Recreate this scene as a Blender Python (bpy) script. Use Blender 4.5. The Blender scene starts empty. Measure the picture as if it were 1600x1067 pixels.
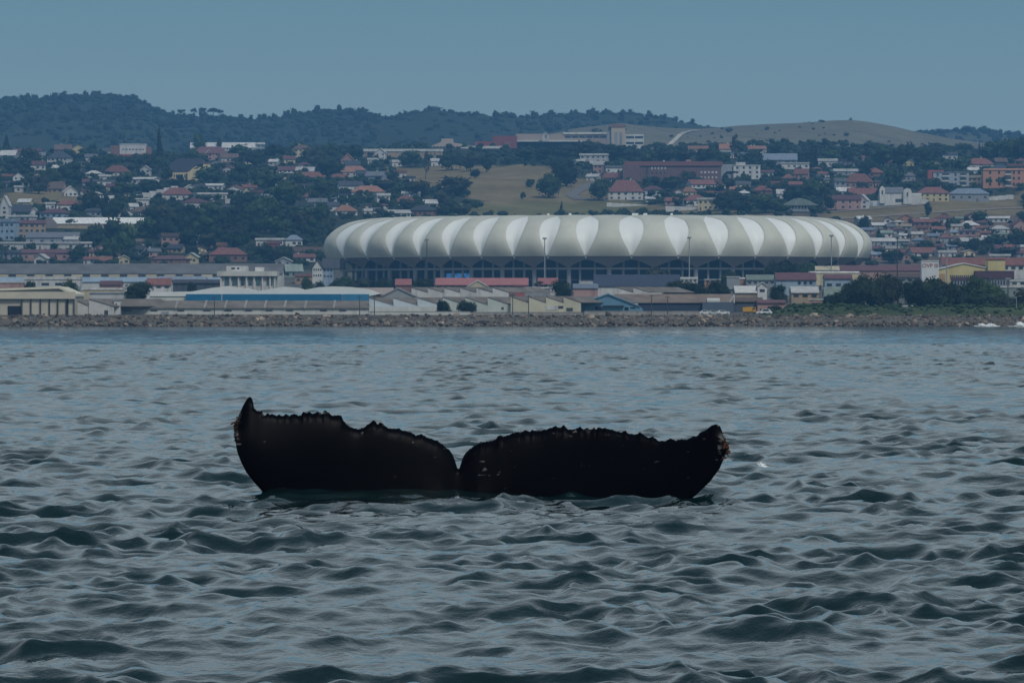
import bpy, math, random
import numpy as np
from mathutils import Vector, Matrix

SC = bpy.context.scene
COL = SC.collection
R = math.radians
random.seed(11)
RNG = np.random.default_rng(7)

# ------------------------------------------------------------------ camera, sky, sun, exposure
F = 8000.0          # focal length in photo pixels (1600 wide)
CAMZ = 1.6          # eye height above the water, metres
HOR = 502.0         # photo row of the true horizon
cam = bpy.data.cameras.new('camera')
cam.sensor_width = 36.0
cam.lens = 36.0 * F / 1600.0
cam.clip_start = 1.0
cam.clip_end = 30000.0
camo = bpy.data.objects.new('camera', cam)
COL.objects.link(camo)
camo.location = (0, 0, CAMZ)
camo.rotation_euler = (R(90) - math.atan((533.5 - HOR) / F), 0, 0)
SC.camera = camo

SUN_EL, SUN_AZ = R(50), R(152)      # azimuth measured clockwise from +Y
world = bpy.data.worlds.new('World')
SC.world = world
world.use_nodes = True
wn = world.node_tree
wn.nodes.clear()
w_out = wn.nodes.new('ShaderNodeOutputWorld')
w_bg = wn.nodes.new('ShaderNodeBackground')
w_sky = wn.nodes.new('ShaderNodeTexSky')
w_sky.sky_type = 'NISHITA'
w_sky.sun_disc = False
w_sky.sun_elevation = SUN_EL
w_sky.sun_rotation = SUN_AZ
w_sky.air_density = 1.0
w_sky.dust_density = 1.0
w_sky.ozone_density = 2.0
w_mix = wn.nodes.new('ShaderNodeMix')
w_mix.data_type = 'RGBA'
w_mix.blend_type = 'MIX'
w_mix.inputs[0].default_value = 0.75          # an even veil of thin overcast over the clear sky
w_tc = wn.nodes.new('ShaderNodeTexCoord')
w_sep = wn.nodes.new('ShaderNodeSeparateXYZ')
w_ramp = wn.nodes.new('ShaderNodeMapRange')
w_ramp.interpolation_type = 'SMOOTHSTEP'
w_ramp.inputs[2].default_value = 0.085
w_veil = wn.nodes.new('ShaderNodeMix')
w_veil.data_type = 'RGBA'
w_veil.inputs[6].default_value = (4.1, 5.15, 5.2, 1)
w_veil.inputs[7].default_value = (0.30, 1.95, 2.75, 1)
wn.links.new(w_tc.outputs['Generated'], w_sep.inputs[0])
wn.links.new(w_sep.outputs[2], w_ramp.inputs[0])
wn.links.new(w_ramp.outputs[0], w_veil.inputs[0])
w_up = wn.nodes.new('ShaderNodeMapRange')        # the overcast greys and lightens overhead
w_up.interpolation_type = 'SMOOTHSTEP'
w_up.inputs[1].default_value = 0.055
w_up.inputs[2].default_value = 0.17
w_deck = wn.nodes.new('ShaderNodeMix')
w_deck.data_type = 'RGBA'
w_deck.inputs[7].default_value = (5.6, 6.35, 6.4, 1)
wn.links.new(w_sep.outputs[2], w_up.inputs[0])
wn.links.new(w_up.outputs[0], w_deck.inputs[0])
wn.links.new(w_veil.outputs[2], w_deck.inputs[6])
w_zen = wn.nodes.new('ShaderNodeMapRange')       # and deepens again towards the zenith, as a hazy sky does
w_zen.interpolation_type = 'SMOOTHSTEP'
w_zen.inputs[1].default_value = 0.16
w_zen.inputs[2].default_value = 0.75
w_top = wn.nodes.new('ShaderNodeMix')
w_top.data_type = 'RGBA'
w_top.inputs[7].default_value = (1.7, 2.5, 3.1, 1)
wn.links.new(w_sep.outputs[2], w_zen.inputs[0])
wn.links.new(w_zen.outputs[0], w_top.inputs[0])
wn.links.new(w_deck.outputs[2], w_top.inputs[6])
w_nz = wn.nodes.new('ShaderNodeTexNoise')        # faint banks of thicker and thinner cloud
w_nz.inputs['Scale'].default_value = 2.2
w_nz.inputs['Detail'].default_value = 5
w_map = wn.nodes.new('ShaderNodeMapping')
w_map.inputs['Scale'].default_value = (1.0, 1.0, 9.0)
wn.links.new(w_tc.outputs['Generated'], w_map.inputs[0])
wn.links.new(w_map.outputs[0], w_nz.inputs['Vector'])
w_var = wn.nodes.new('ShaderNodeMapRange')
w_var.inputs[1].default_value = 0.3; w_var.inputs[2].default_value = 0.7
w_var.inputs[3].default_value = 0.93; w_var.inputs[4].default_value = 1.07
wn.links.new(w_nz.outputs[0], w_var.inputs[0])
w_cl = wn.nodes.new('ShaderNodeVectorMath'); w_cl.operation = 'SCALE'
wn.links.new(w_top.outputs[2], w_cl.inputs[0])
wn.links.new(w_var.outputs[0], w_cl.inputs['Scale'])
wn.links.new(w_cl.outputs[0], w_mix.inputs[7])
w_bg.inputs[1].default_value = 0.062
wn.links.new(w_sky.outputs[0], w_mix.inputs[6])
wn.links.new(w_mix.outputs[2], w_bg.inputs[0])
wn.links.new(w_bg.outputs[0], w_out.inputs[0])

sun = bpy.data.lights.new('sun', 'SUN')
sun.energy = 1.5
sun.angle = R(14)
sun.color = (1.0, 0.96, 0.90)
suno = bpy.data.objects.new('sun', sun)
COL.objects.link(suno)
sd = Vector((math.sin(SUN_AZ) * math.cos(SUN_EL), math.cos(SUN_AZ) * math.cos(SUN_EL), math.sin(SUN_EL)))
suno.rotation_euler = sd.to_track_quat('Z', 'Y').to_euler()
suno.location = sd * 500

SC.view_settings.view_transform = 'Standard'
SC.view_settings.look = 'None'
SC.view_settings.gamma = 1.0
SC.view_settings.use_curve_mapping = False
SC.view_settings.exposure = 0.50
SC.render.engine = 'CYCLES'
SC.cycles.max_bounces = 5
SC.cycles.diffuse_bounces = 2
SC.cycles.glossy_bounces = 3
SC.cycles.transmission_bounces = 2
SC.cycles.volume_bounces = 0
SC.cycles.use_denoising = True
SC.cycles.use_adaptive_sampling = True
SC.cycles.adaptive_threshold = 0.01
SC.cycles.caustics_reflective = False
SC.cycles.caustics_refractive = False

# ------------------------------------------------------------------ materials
MATS = {}
def mat(name, col, rough=0.8, var=0.25, scale=0.35, bump=0.0, rnd=0.12, spec=0.3, metal=0.0, stain=None):
    if name in MATS: return MATS[name]
    m = bpy.data.materials.new(name); m.use_nodes = True
    nt = m.node_tree; nd = nt.nodes; lk = nt.links
    p = nd['Principled BSDF']
    p.inputs['Roughness'].default_value = rough
    p.inputs['Specular IOR Level'].default_value = spec
    p.inputs['Metallic'].default_value = metal
    tc = nd.new('ShaderNodeTexCoord')
    n1 = nd.new('ShaderNodeTexNoise'); n1.inputs['Scale'].default_value = scale
    n1.inputs['Detail'].default_value = 6; n1.inputs['Roughness'].default_value = 0.65
    lk.new(tc.outputs['Object'], n1.inputs['Vector'])
    mr = nd.new('ShaderNodeMapRange')
    mr.inputs[1].default_value = 0.3; mr.inputs[2].default_value = 0.7
    mr.inputs[3].default_value = 1 - var; mr.inputs[4].default_value = 1 + var * 0.6
    lk.new(n1.outputs[0], mr.inputs[0])
    oi = nd.new('ShaderNodeObjectInfo')
    m2 = nd.new('ShaderNodeMapRange'); m2.inputs[3].default_value = 1 - rnd; m2.inputs[4].default_value = 1 + rnd
    lk.new(oi.outputs['Random'], m2.inputs[0])
    mu = nd.new('ShaderNodeMath'); mu.operation = 'MULTIPLY'
    lk.new(mr.outputs[0], mu.inputs[0]); lk.new(m2.outputs[0], mu.inputs[1])
    vm = nd.new('ShaderNodeVectorMath'); vm.operation = 'SCALE'
    vm.inputs[0].default_value = col[:3]
    lk.new(mu.outputs[0], vm.inputs['Scale'])
    last = vm.outputs[0]
    if stain:
        n2 = nd.new('ShaderNodeTexNoise'); n2.inputs['Scale'].default_value = scale * 0.6
        n2.inputs['Detail'].default_value = 5
        mp = nd.new('ShaderNodeMapping'); mp.inputs['Scale'].default_value = (1.6, 1.6, 0.25)
        lk.new(tc.outputs['Object'], mp.inputs['Vector']); lk.new(mp.outputs[0], n2.inputs['Vector'])
        cr = nd.new('ShaderNodeMapRange'); cr.inputs[1].default_value = 0.5; cr.inputs[2].default_value = 0.72
        cr.inputs[4].default_value = 0.7
        lk.new(n2.outputs[0], cr.inputs[0])
        mx = nd.new('ShaderNodeMix'); mx.data_type = 'RGBA'
        lk.new(cr.outputs[0], mx.inputs[0]); lk.new(last, mx.inputs[6]); mx.inputs[7].default_value = (*stain, 1)
        last = mx.outputs[2]
    lk.new(last, p.inputs['Base Color'])
    if bump:
        bp = nd.new('ShaderNodeBump'); bp.inputs['Strength'].default_value = 0.5
        bp.inputs['Distance'].default_value = bump
        lk.new(n1.outputs[0], bp.inputs['Height']); lk.new(bp.outputs[0], p.inputs['Normal'])
    MATS[name] = m
    return m

WALL = {'w': ('white', (.50, .50, .485)), 'c': ('cream', (.50, .44, .30)), 'y': ('yellow', (.46, .40, .23)),
        'g': ('grey', (.26, .28, .30)), 'p': ('pinkish', (.34, .22, .20)), 'b': ('brown brick', (.22, .13, .11)),
        't': ('tan', (.32, .25, .18)), 's': ('blue-grey', (.26, .34, .42)), 'o': ('orange', (.34, .20, .13)),
        'd': ('dark', (.07, .08, .10)), 'r': ('red', (.33, .10, .09)), 'n': ('green-grey', (.20, .25, .23))}
ROOF = {'r': ('red', (.19, .085, .075)), 'o': ('orange', (.26, .135, .095)), 'd': ('dark grey', (.055, .06, .075)),
        'g': ('grey', (.15, .16, .18)), 'l': ('pale', (.48, .48, .47)), 'b': ('brown', (.12, .085, .07)),
        'p': ('maroon', (.13, .065, .075)), 'w': ('white', (.70, .70, .68)), 'n': ('green-grey', (.20, .25, .22)),
        's': ('blue-grey', (.19, .23, .29)), 't': ('tan', (.30, .24, .18)), 'c': ('cream', (.46, .41, .30))}
def wm(k): return mat('wall_' + WALL[k][0].replace(' ', '_').replace('-', '_'), WALL[k][1], .85, .16, .5, 0, .12, .2, stain=tuple(c * .6 for c in WALL[k][1]))
def rm(k): return mat('roof_' + ROOF[k][0].replace(' ', '_').replace('-', '_'), ROOF[k][1], .75, .3, .6, 0, .22, .3, stain=tuple(c * .7 for c in ROOF[k][1]))
GLASS = mat('window_glass', (.025, .032, .045), .15, .1, 1, 0, .5, .6)
DOORM = mat('door_paint', (.10, .075, .06), .6, .2, 1, 0, .4)
CONC = mat('weathered_concrete', (.30, .29, .27), .9, .25, .4, 0, .1, .2, stain=(.16, .15, .14))
DARKST = mat('dark_steel', (.05, .055, .06), .6, .2, 1)
PALEST = mat('galvanised_steel', (.26, .28, .29), .55, .2, 1)
TRUNKM = mat('bark', (.075, .058, .045), .95, .35, 3)
def leafmat(name, col):
    return mat(name, col, .8, .5, 2.2, 0, .3, .12)
LEAF = {'far': leafmat('foliage_far', (.032, .046, .034)), 'dark': leafmat('foliage_dark', (.021, .034, .018)), 'mid': leafmat('foliage_green', (.040, .068, .027)),
        'pine': leafmat('foliage_pine', (.018, .030, .021)), 'grey': leafmat('foliage_olive', (.040, .046, .028))}

# ------------------------------------------------------------------ projection and terrain
PY = np.array([1590, 1603, 1607, 1612, 1640, 2000, 2350, 2550, 2830, 2950, 3200, 3600, 4000, 4300, 4500, 4900, 5600, 6500, 9000.])
PZ = np.array([-4.0, -.6, 2.6, 3.5, 3.7, 9.5, 14., 17., 19.5, 31., 59., 95., 127., 145., 147., 125., 90., 80., 80.])
def terr(x, Y):
    x = np.asarray(x, float); Y = np.asarray(Y, float)
    z = np.interp(Y, PY, PZ)
    k = np.clip((Y - 2950) / 500, 0, 1)
    z = z + k * (3.0 * np.sin(x / 140 + Y / 330) + 2.0 * np.sin(x / 61 - Y / 120 + 1.3) + 1.0 * np.sin(x / 23 + Y / 41))
    pxs = 800 + F * x / np.maximum(Y, 1)
    bank = np.clip((pxs - 1185) / 60, 0, 1) * np.clip((Y - 1613) / 25, 0, 1) * np.clip((1760 - Y) / 80, 0, 1)
    return z + bank * 2.2
def tz(px, Y): return float(terr((px - 800) / F * Y, Y))
YS = np.arange(1640, 4420, 4.0)
_cache = {}
def ground_Y(px, py):
    k = round(px / 8)
    if k not in _cache:
        zs = terr((k * 8 - 800) / F * YS, YS)
        yy = HOR - F * (zs - CAMZ) / YS
        _cache[k] = np.minimum.accumulate(yy)
    i = int(np.searchsorted(-_cache[k], -py))
    return float(YS[min(i, len(YS) - 1)])
def W(px, py, Y): return Vector(((px - 800) / F * Y, Y, CAMZ + (HOR - py) / F * Y))

# ------------------------------------------------------------------ mesh building helpers
class MB:
    def __init__(s): s.v = []; s.f = []
    def add(s, vs, fs):
        o = len(s.v); s.v += [tuple(v) for v in vs]; s.f += [tuple(i + o for i in f) for f in fs]; return s
    def box(s, x0, x1, y0, y1, z0, z1):
        return s.add([(x0, y0, z0), (x1, y0, z0), (x1, y1, z0), (x0, y1, z0), (x0, y0, z1), (x1, y0, z1), (x1, y1, z1), (x0, y1, z1)],
                     [(0, 3, 2, 1), (4, 5, 6, 7), (0, 1, 5, 4), (1, 2, 6, 5), (2, 3, 7, 6), (3, 0, 4, 7)])
    def prism(s, pts, y0, y1, shear=0.0):      # pts (x,z) counter-clockwise seen from the camera side, pushed back from y0 to y1
        n = len(pts); dx = shear * (y1 - y0)
        vs = [(x, y0, z) for x, z in pts] + [(x + dx, y1, z) for x, z in pts]
        fs = [tuple(range(n)), tuple(reversed(range(n, 2 * n)))]
        fs += [((i + 1) % n, i, i + n, (i + 1) % n + n) for i in range(n)]
        return s.add(vs, fs)
    def tube(s, p0, p1, r0, r1, n=7):
        p0 = Vector(p0); p1 = Vector(p1); d = (p1 - p0).normalized()
        a = d.orthogonal().normalized(); b = d.cross(a)
        vs = []
        for p, r in ((p0, r0), (p1, r1)):
            vs += [p + (a * math.cos(t * 2 * math.pi / n) + b * math.sin(t * 2 * math.pi / n)) * r for t in range(n)]
        fs = [(i, (i + 1) % n, (i + 1) % n + n, i + n) for i in range(n)] + [tuple(reversed(range(n))), tuple(range(n, 2 * n))]
        return s.add(vs, fs)
    def mesh(s, name, material=None, smooth=False):
        me = bpy.data.meshes.new(name); me.from_pydata(s.v, [], s.f)
        if material: me.materials.append(material)
        if smooth: me.polygons.foreach_set('use_smooth', [True] * len(me.polygons))
        return me
def link(name, me, parent=None, loc=(0, 0, 0), rz=0.0, scale=None):
    o = bpy.data.objects.new(name, me); COL.objects.link(o)
    o.location = loc
    if rz: o.rotation_euler = (0, 0, rz)
    if scale: o.scale = scale
    if parent: o.parent = parent
    return o
def tag(o, label=None, cat=None, group=None, kind=None):
    if label: o['label'] = label
    if cat: o['category'] = cat
    if group: o['group'] = group
    if kind: o['kind'] = kind
    return o
def npmesh(name, verts, faces, material, smooth=True):
    me = bpy.data.meshes.new(name)
    me.vertices.add(len(verts)); me.vertices.foreach_set('co', np.asarray(verts, np.float32).ravel())
    k = faces.shape[1]
    me.loops.add(faces.size); me.loops.foreach_set('vertex_index', faces.astype(np.int32).ravel())
    me.polygons.add(len(faces)); me.polygons.foreach_set('loop_start', np.arange(0, faces.size, k, dtype=np.int32))
    me.polygons.foreach_set('use_smooth', np.full(len(faces), smooth))
    me.update(calc_edges=True)
    me.materials.append(material)
    return me
def gridfaces(nr, nc):
    i = np.arange(nr - 1)[:, None] * nc + np.arange(nc - 1)[None, :]
    return np.stack([i, i + 1, i + nc + 1, i + nc], -1).reshape(-1, 4)
UNIT = MB().box(-.5, .5, -.5, .5, -.5, .5)
_units = {}
def unit(name, material):
    k = (name, material.name)
    if k not in _units: _units[k] = UNIT.mesh(name, material)
    return _units[k]

# ------------------------------------------------------------------ water
def make_water():
    rows = [6.0]
    while rows[-1] < 1606:
        y = rows[-1]
        rows.append(y + (y * .02 if y < 18 else min(y * .0022, .22 if y < 270 else .34) if y < 350 else y * .0025))
    Yv = np.array(rows)
    u = np.concatenate([np.linspace(-.55, -.135, 18), np.linspace(-.125, .125, 400), np.linspace(.135, .55, 18)])
    Y = np.repeat(Yv[:, None], len(u), 1); X = Y * u[None, :]
    sp = np.repeat(np.gradient(Yv)[:, None], len(u), 1)
    Z = np.zeros_like(X); DX = np.zeros_like(X); DY = np.zeros_like(X)
    gn = np.zeros_like(X)
    for i in range(10):
        L = 1.6 * 1.22 ** i; a = RNG.uniform(0, 6.283)
        gn += np.sin(2 * math.pi / L * (X * math.cos(a) + Y * math.sin(a) * .7) + RNG.uniform(0, 6.283))
    gust = np.clip(np.exp(.15 * gn), .5, 1.6)
    N = 130
    lam = np.exp(np.linspace(math.log(.075), math.log(4.0), N)) * np.exp(RNG.normal(0, .02, N))
    for i in range(N):
        L = lam[i]
        th = (R(-98) if i % 4 else R(-62)) + RNG.normal(0, .95 if L < 1.3 else .6)      # mainly running towards the camera, crossed by a slanting sea
        k = 2 * math.pi / L
        s = .049 * (1.0 if L < .52 else (.52 / L) ** .95)
        if L < .22: s *= .8
        a = s / k
        fade = np.clip((L / sp - np.where(Y < 300, 1.6, .8)) / .9, 0, 1)
        cx, cy = math.cos(th), math.sin(th)
        ph = k * (X * cx + Y * cy) + RNG.uniform(0, 6.283)
        g = gust if L < 2.5 else 1.0
        c = np.cos(ph); sn = np.sin(ph)
        af = a * fade * g
        Z += af * c
        q = .8
        DX -= q * af * sn * cx; DY -= q * af * sn * cy
    # water heaped up against and drawn down along the whale's tail
    for px, dy, h, wx, wy in ((455, -.5, .055, .55, .7), (655, -.45, .075, .50, .6), (760, -.3, .055, .45, .5), (560, -.9, .03, .9, .9), (1010, -.35, -.045, .5, .6), (890, -.6, .03, .3, .4)):
        Z += h * np.exp(-((X - (px - 800) / F * 46.4) / wx) ** 2 - ((Y - 46.4 - dy) / wy) ** 2)
    X2 = X + DX; Y2 = Y + DY
    # foam lies on a few small breaking crests and along the shore
    foam = np.zeros_like(X)
    for px, py, sx, sy in ((1195, 731, .16, .9), (650, 777, .10, .5), (20, 533, 1.0, 9), (45, 536, .6, 6)):
        y0 = CAMZ * F / (py - HOR); x0 = (px - 800) / F * y0
        foam = np.maximum(foam, np.exp(-((X - x0) / sx) ** 2 - ((Y - y0) / sy) ** 2))
    tail = np.clip((X + 2.35) / .2, 0, 1) * np.clip((1.7 - X) / .2, 0, 1) * np.exp(-((Y - 46.15) / .16) ** 2)
    foam = np.maximum(foam, tail * .72)
    foam = np.maximum(foam, np.clip((X - 141) / 5, 0, 1) * np.clip((Y - 1560) / 35, 0, 1))
    v = np.stack([X2, Y2, Z], -1).reshape(-1, 3)
    me = npmesh('water', v, gridfaces(len(Yv), len(u)), WATER)
    at = me.attributes.new('foam', 'FLOAT', 'POINT'); at.data.foreach_set('value', foam.ravel().astype(np.float32))
    o = link('water', me); tag(o, kind='structure')
    tag(o, 'choppy grey-green sea reaching to the rocky shore')
    return o
def water_material():
    m = bpy.data.materials.new('sea_water'); m.use_nodes = True
    nt = m.node_tree; nd = nt.nodes; lk = nt.links
    p = nd['Principled BSDF']
    p.inputs['Roughness'].default_value = .04
    p.inputs['IOR'].default_value = 1.333
    p.inputs['Specular IOR Level'].default_value = .5
    geo = nd.new('ShaderNodeNewGeometry')
    def noise(scale, stretch, det, rough=.6):
        mp = nd.new('ShaderNodeMapping'); mp.inputs['Scale'].default_value = stretch
        lk.new(geo.outputs['Position'], mp.inputs['Vector'])
        n = nd.new('ShaderNodeTexNoise'); n.inputs['Scale'].default_value = scale
        n.inputs['Detail'].default_value = det; n.inputs['Roughness'].default_value = rough
        lk.new(mp.outputs[0], n.inputs['Vector'])
        return n.outputs[0]
    b1 = nd.new('ShaderNodeBump'); b1.inputs['Strength'].default_value = .7; b1.inputs['Distance'].default_value = .011
    lk.new(noise(13, (1, .7, 1), 3, .6), b1.inputs['Height'])
    b2 = nd.new('ShaderNodeBump'); b2.inputs['Strength'].default_value = .35; b2.inputs['Distance'].default_value = .022
    lk.new(noise(1.1, (1, .6, 1), 4), b2.inputs['Height']); lk.new(b1.outputs[0], b2.inputs['Normal'])
    b3 = nd.new('ShaderNodeBump'); b3.inputs['Strength'].default_value = .45; b3.inputs['Distance'].default_value = .25
    n3 = noise(.3, (1, .5, 1), 3); lk.new(n3, b3.inputs['Height']); lk.new(b2.outputs[0], b3.inputs['Normal'])
    lk.new(b3.outputs[0], p.inputs['Normal'])
    # body colour of the water with a few foam flecks
    at = nd.new('ShaderNodeAttribute'); at.attribute_name = 'foam'
    fn = noise(24, (1, .3, 1), 6, .75)
    ad = nd.new('ShaderNodeMath'); ad.operation = 'ADD'; lk.new(at.outputs['Fac'], ad.inputs[0]); lk.new(fn, ad.inputs[1])
    mr = nd.new('ShaderNodeMapRange'); mr.inputs[1].default_value = 1.27; mr.inputs[2].default_value = 1.42
    lk.new(ad.outputs[0], mr.inputs[0])
    mx = nd.new('ShaderNodeMix'); mx.data_type = 'RGBA'
    mx.inputs[6].default_value = (.003, .016, .019, 1); mx.inputs[7].default_value = (.75, .78, .78, 1)
    lk.new(mr.outputs[0], mx.inputs[0]); lk.new(mx.outputs[2], p.inputs['Base Color'])
    r2 = nd.new('ShaderNodeMapRange'); r2.inputs[3].default_value = .04; r2.inputs[4].default_value = .8
    lk.new(mr.outputs[0], r2.inputs[0]); lk.new(r2.outputs[0], p.inputs['Roughness'])
    return m
WATER = water_material()
make_water()

# ------------------------------------------------------------------ land
def ground_material(name, base, var=.35):
    m = bpy.data.materials.new(name); m.use_nodes = True
    nt = m.node_tree; nd = nt.nodes; lk = nt.links; p = nd['Principled BSDF']
    p.inputs['Roughness'].default_value = .95; p.inputs['Specular IOR Level'].default_value = .1
    geo = nd.new('ShaderNodeNewGeometry')
    n1 = nd.new('ShaderNodeTexNoise'); n1.inputs['Scale'].default_value = .02; n1.inputs['Detail'].default_value = 9; n1.inputs['Roughness'].default_value = .7
    n2 = nd.new('ShaderNodeTexNoise'); n2.inputs['Scale'].default_value = .11; n2.inputs['Detail'].default_value = 5
    lk.new(geo.outputs['Position'], n1.inputs['Vector']); lk.new(geo.outputs['Position'], n2.inputs['Vector'])
    at = nd.new('ShaderNodeAttribute'); at.attribute_name = 'cover'
    mr = nd.new('ShaderNodeMapRange'); mr.inputs[1].default_value = .3; mr.inputs[2].default_value = .7
    mr.inputs[3].default_value = 1 - var; mr.inputs[4].default_value = 1 + var
    lk.new(n1.outputs[0], mr.inputs[0])
    vm = nd.new('ShaderNodeVectorMath'); vm.operation = 'SCALE'
    if base is None: lk.new(at.outputs['Color'], vm.inputs[0])
    else: vm.inputs[0].default_value = base
    lk.new(mr.outputs[0], vm.inputs['Scale'])
    m2 = nd.new('ShaderNodeMapRange'); m2.inputs[1].default_value = .52; m2.inputs[2].default_value = .68; m2.inputs[4].default_value = .55
    lk.new(n2.outputs[0], m2.inputs[0])
    mx = nd.new('ShaderNodeMix'); mx.data_type = 'RGBA'
    lk.new(m2.outputs[0], mx.inputs[0]); lk.new(vm.outputs[0], mx.inputs[6])
    v2 = nd.new('ShaderNodeVectorMath'); v2.operation = 'MULTIPLY'; v2.inputs[1].default_value = (.62, .72, .6)
    lk.new(vm.outputs[0], v2.inputs[0]); lk.new(v2.outputs[0], mx.inputs[7])
    lk.new(mx.outputs[2], p.inputs['Base Color'])
    return m
def pip(px, py, poly):
    ins = np.zeros(np.shape(px), bool); j = len(poly) - 1
    for i in range(len(poly)):
        xi, yi = poly[i]; xj, yj = poly[j]
        c = ((yi > py) != (yj > py)) & (px < (xj - xi) * (py - yi) / (yj - yi + 1e-9) + xi)
        ins ^= c; j = i
    return ins
# open ground, as outlines read on the hillside: dry grass fields, the bank under the road
DRY = [[(590, 262), (780, 258), (860, 262), (930, 284), (1000, 318), (1180, 331), (1185, 337), (720, 340), (760, 322), (715, 300), (660, 292)],
       [(0, 301), (120, 301), (132, 310), (110, 318), (0, 322)],
       [(1290, 331), (1440, 316), (1600, 302), (1600, 335), (1470, 342), (1330, 350)]]
def make_terrain():
    u = np.linspace(-.19, .19, 191)
    Yv = np.concatenate([np.arange(1590, 1660, 4), np.arange(1660, 2900, 20), np.arange(2900, 4420, 9), np.arange(4420, 9000, 90)])
    Y = np.repeat(Yv[:, None], len(u), 1); X = Y * u[None, :]
    Z = terr(X, Y)
    px = 800 + F * X / Y; py = HOR - F * (Z - CAMZ) / Y
    jx = px + 7 * np.sin(Y / 17) + 4 * np.sin(Y / 5.3 + X); jy = py + 2.2 * np.sin(X / 9) + 1.5 * np.sin(X / 3.7)
    cov = np.empty(X.shape + (4,), np.float32); cov[..., 3] = 1
    cov[..., :3] = (.032, .040, .024)
    urb = (Y < 2950); cov[urb, :3] = (.11, .105, .09)
    right = (Y >= 2950) & (Y < 3350) & (px > 1150); cov[right, :3] = (.13, .10, .08)
    for d in DRY:
        k = pip(jx, jy, d) & (Y > 2950) & (Y < 4300); cov[k, :3] = (.185, .145, .075)
    gr = pip(jx, jy, [(690, 322), (930, 312), (1000, 322), (1000, 342), (690, 342)]) & (Y > 2950); cov[gr, :3] = (.14, .13, .055)
    gb = (px > 1195) & (Y > 1612) & (Y < 1760); cov[gb, :3] = (.055, .075, .032)
    me = npmesh('terrain', np.stack([X, Y, Z], -1).reshape(-1, 3), gridfaces(len(Yv), len(u)), ground_material('hillside_ground', None))
    ca = me.color_attributes.new('cover', 'FLOAT_COLOR', 'POINT'); ca.data.foreach_set('color', cov.ravel())
    tag(link('terrain', me), 'rising ground from the shore up the built-up hillside', kind='structure')
make_terrain()

def hill(name, label, ridge, Yr, front, back, foot, base, m):
    px = np.linspace(ridge[0][0], ridge[-1][0], 220)
    ry = np.interp(px, [r[0] for r in ridge], [r[1] for r in ridge])
    zr = CAMZ + (HOR - ry) / F * Yr
    t = np.concatenate([np.linspace(0, 1, 40), 1 + np.linspace(.06, 1, 14)])
    xs = (px - 800) / F * Yr
    V = []
    for tt in t:
        if tt <= 1:
            Y = Yr - front * (1 - tt); k = math.sin(tt * math.pi / 2) ** 1.15
        else:
            Y = Yr + back * (tt - 1); k = math.cos((tt - 1) * math.pi / 2)
        x = xs * (Y / Yr)
        z = foot + (zr - foot) * k
        nz = (6 * np.sin(x / 97 + Y / 210) + 4 * np.sin(x / 43 - Y / 90)) * min(1, abs(1 - tt) * 4)
        V.append(np.stack([x, np.full_like(x, Y), z + nz], -1))
    V = np.array(V)
    me = npmesh(name, V.reshape(-1, 3), gridfaces(len(t), len(px)), m)
    tag(link(name, me), label, kind='structure')
    def surf(p, tt):
        i = np.clip((p - ridge[0][0]) / (ridge[-1][0] - ridge[0][0]) * 219, 0, 218.99); j = int(i); f = i - j
        r = np.clip(tt * 39, 0, 38.99); a = int(r); g = r - a
        return ((V[a, j] * (1 - f) + V[a, j + 1] * f) * (1 - g) + (V[a + 1, j] * (1 - f) + V[a + 1, j + 1] * f) * g)
    return surf
RIDGE1 = [(-420, 172), (-100, 163), (0, 161), (60, 159), (110, 157), (170, 157), (210, 162), (240, 177), (265, 189), (300, 190), (345, 190), (385, 199),
          (440, 199), (465, 194), (510, 189), (560, 187), (600, 192), (650, 186), (680, 180), (715, 186), (760, 187), (800, 187), (860, 187),
          (930, 184), (985, 184), (1030, 189), (1070, 197), (1110, 205), (1160, 214), (1300, 232), (1450, 240)]
H1 = hill('wooded_hill', 'long blue-grey wooded hill behind the town', RIDGE1, 6400, 1500, 900, 95, None, ground_material('wooded_slope', (.030, .043, .030)))
H2 = hill('bare_hill', 'bare grassy hill with a pale track', [(820, 232), (900, 212), (970, 198), (1040, 203), (1090, 204.5), (1115, 203), (1150, 199), (1200, 196), (1250, 194.5), (1300, 194.5),
          (1330, 196), (1355, 200), (1400, 209), (1430, 216), (1480, 224), (1560, 232), (1700, 240)], 6000, 1300, 800, 95, None, ground_material('dry_slope', (.155, .138, .090), .3))
H3 = hill('distant_hill', 'low distant wooded rise at the far end', [(1200, 232), (1340, 222), (1400, 217), (1440, 215), (1480, 214), (1520, 213), (1560, 218), (1600, 222), (1750, 228), (2000, 236)],
          7000, 1200, 700, 95, None, ground_material('distant_slope', (.07, .075, .05)))
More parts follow.
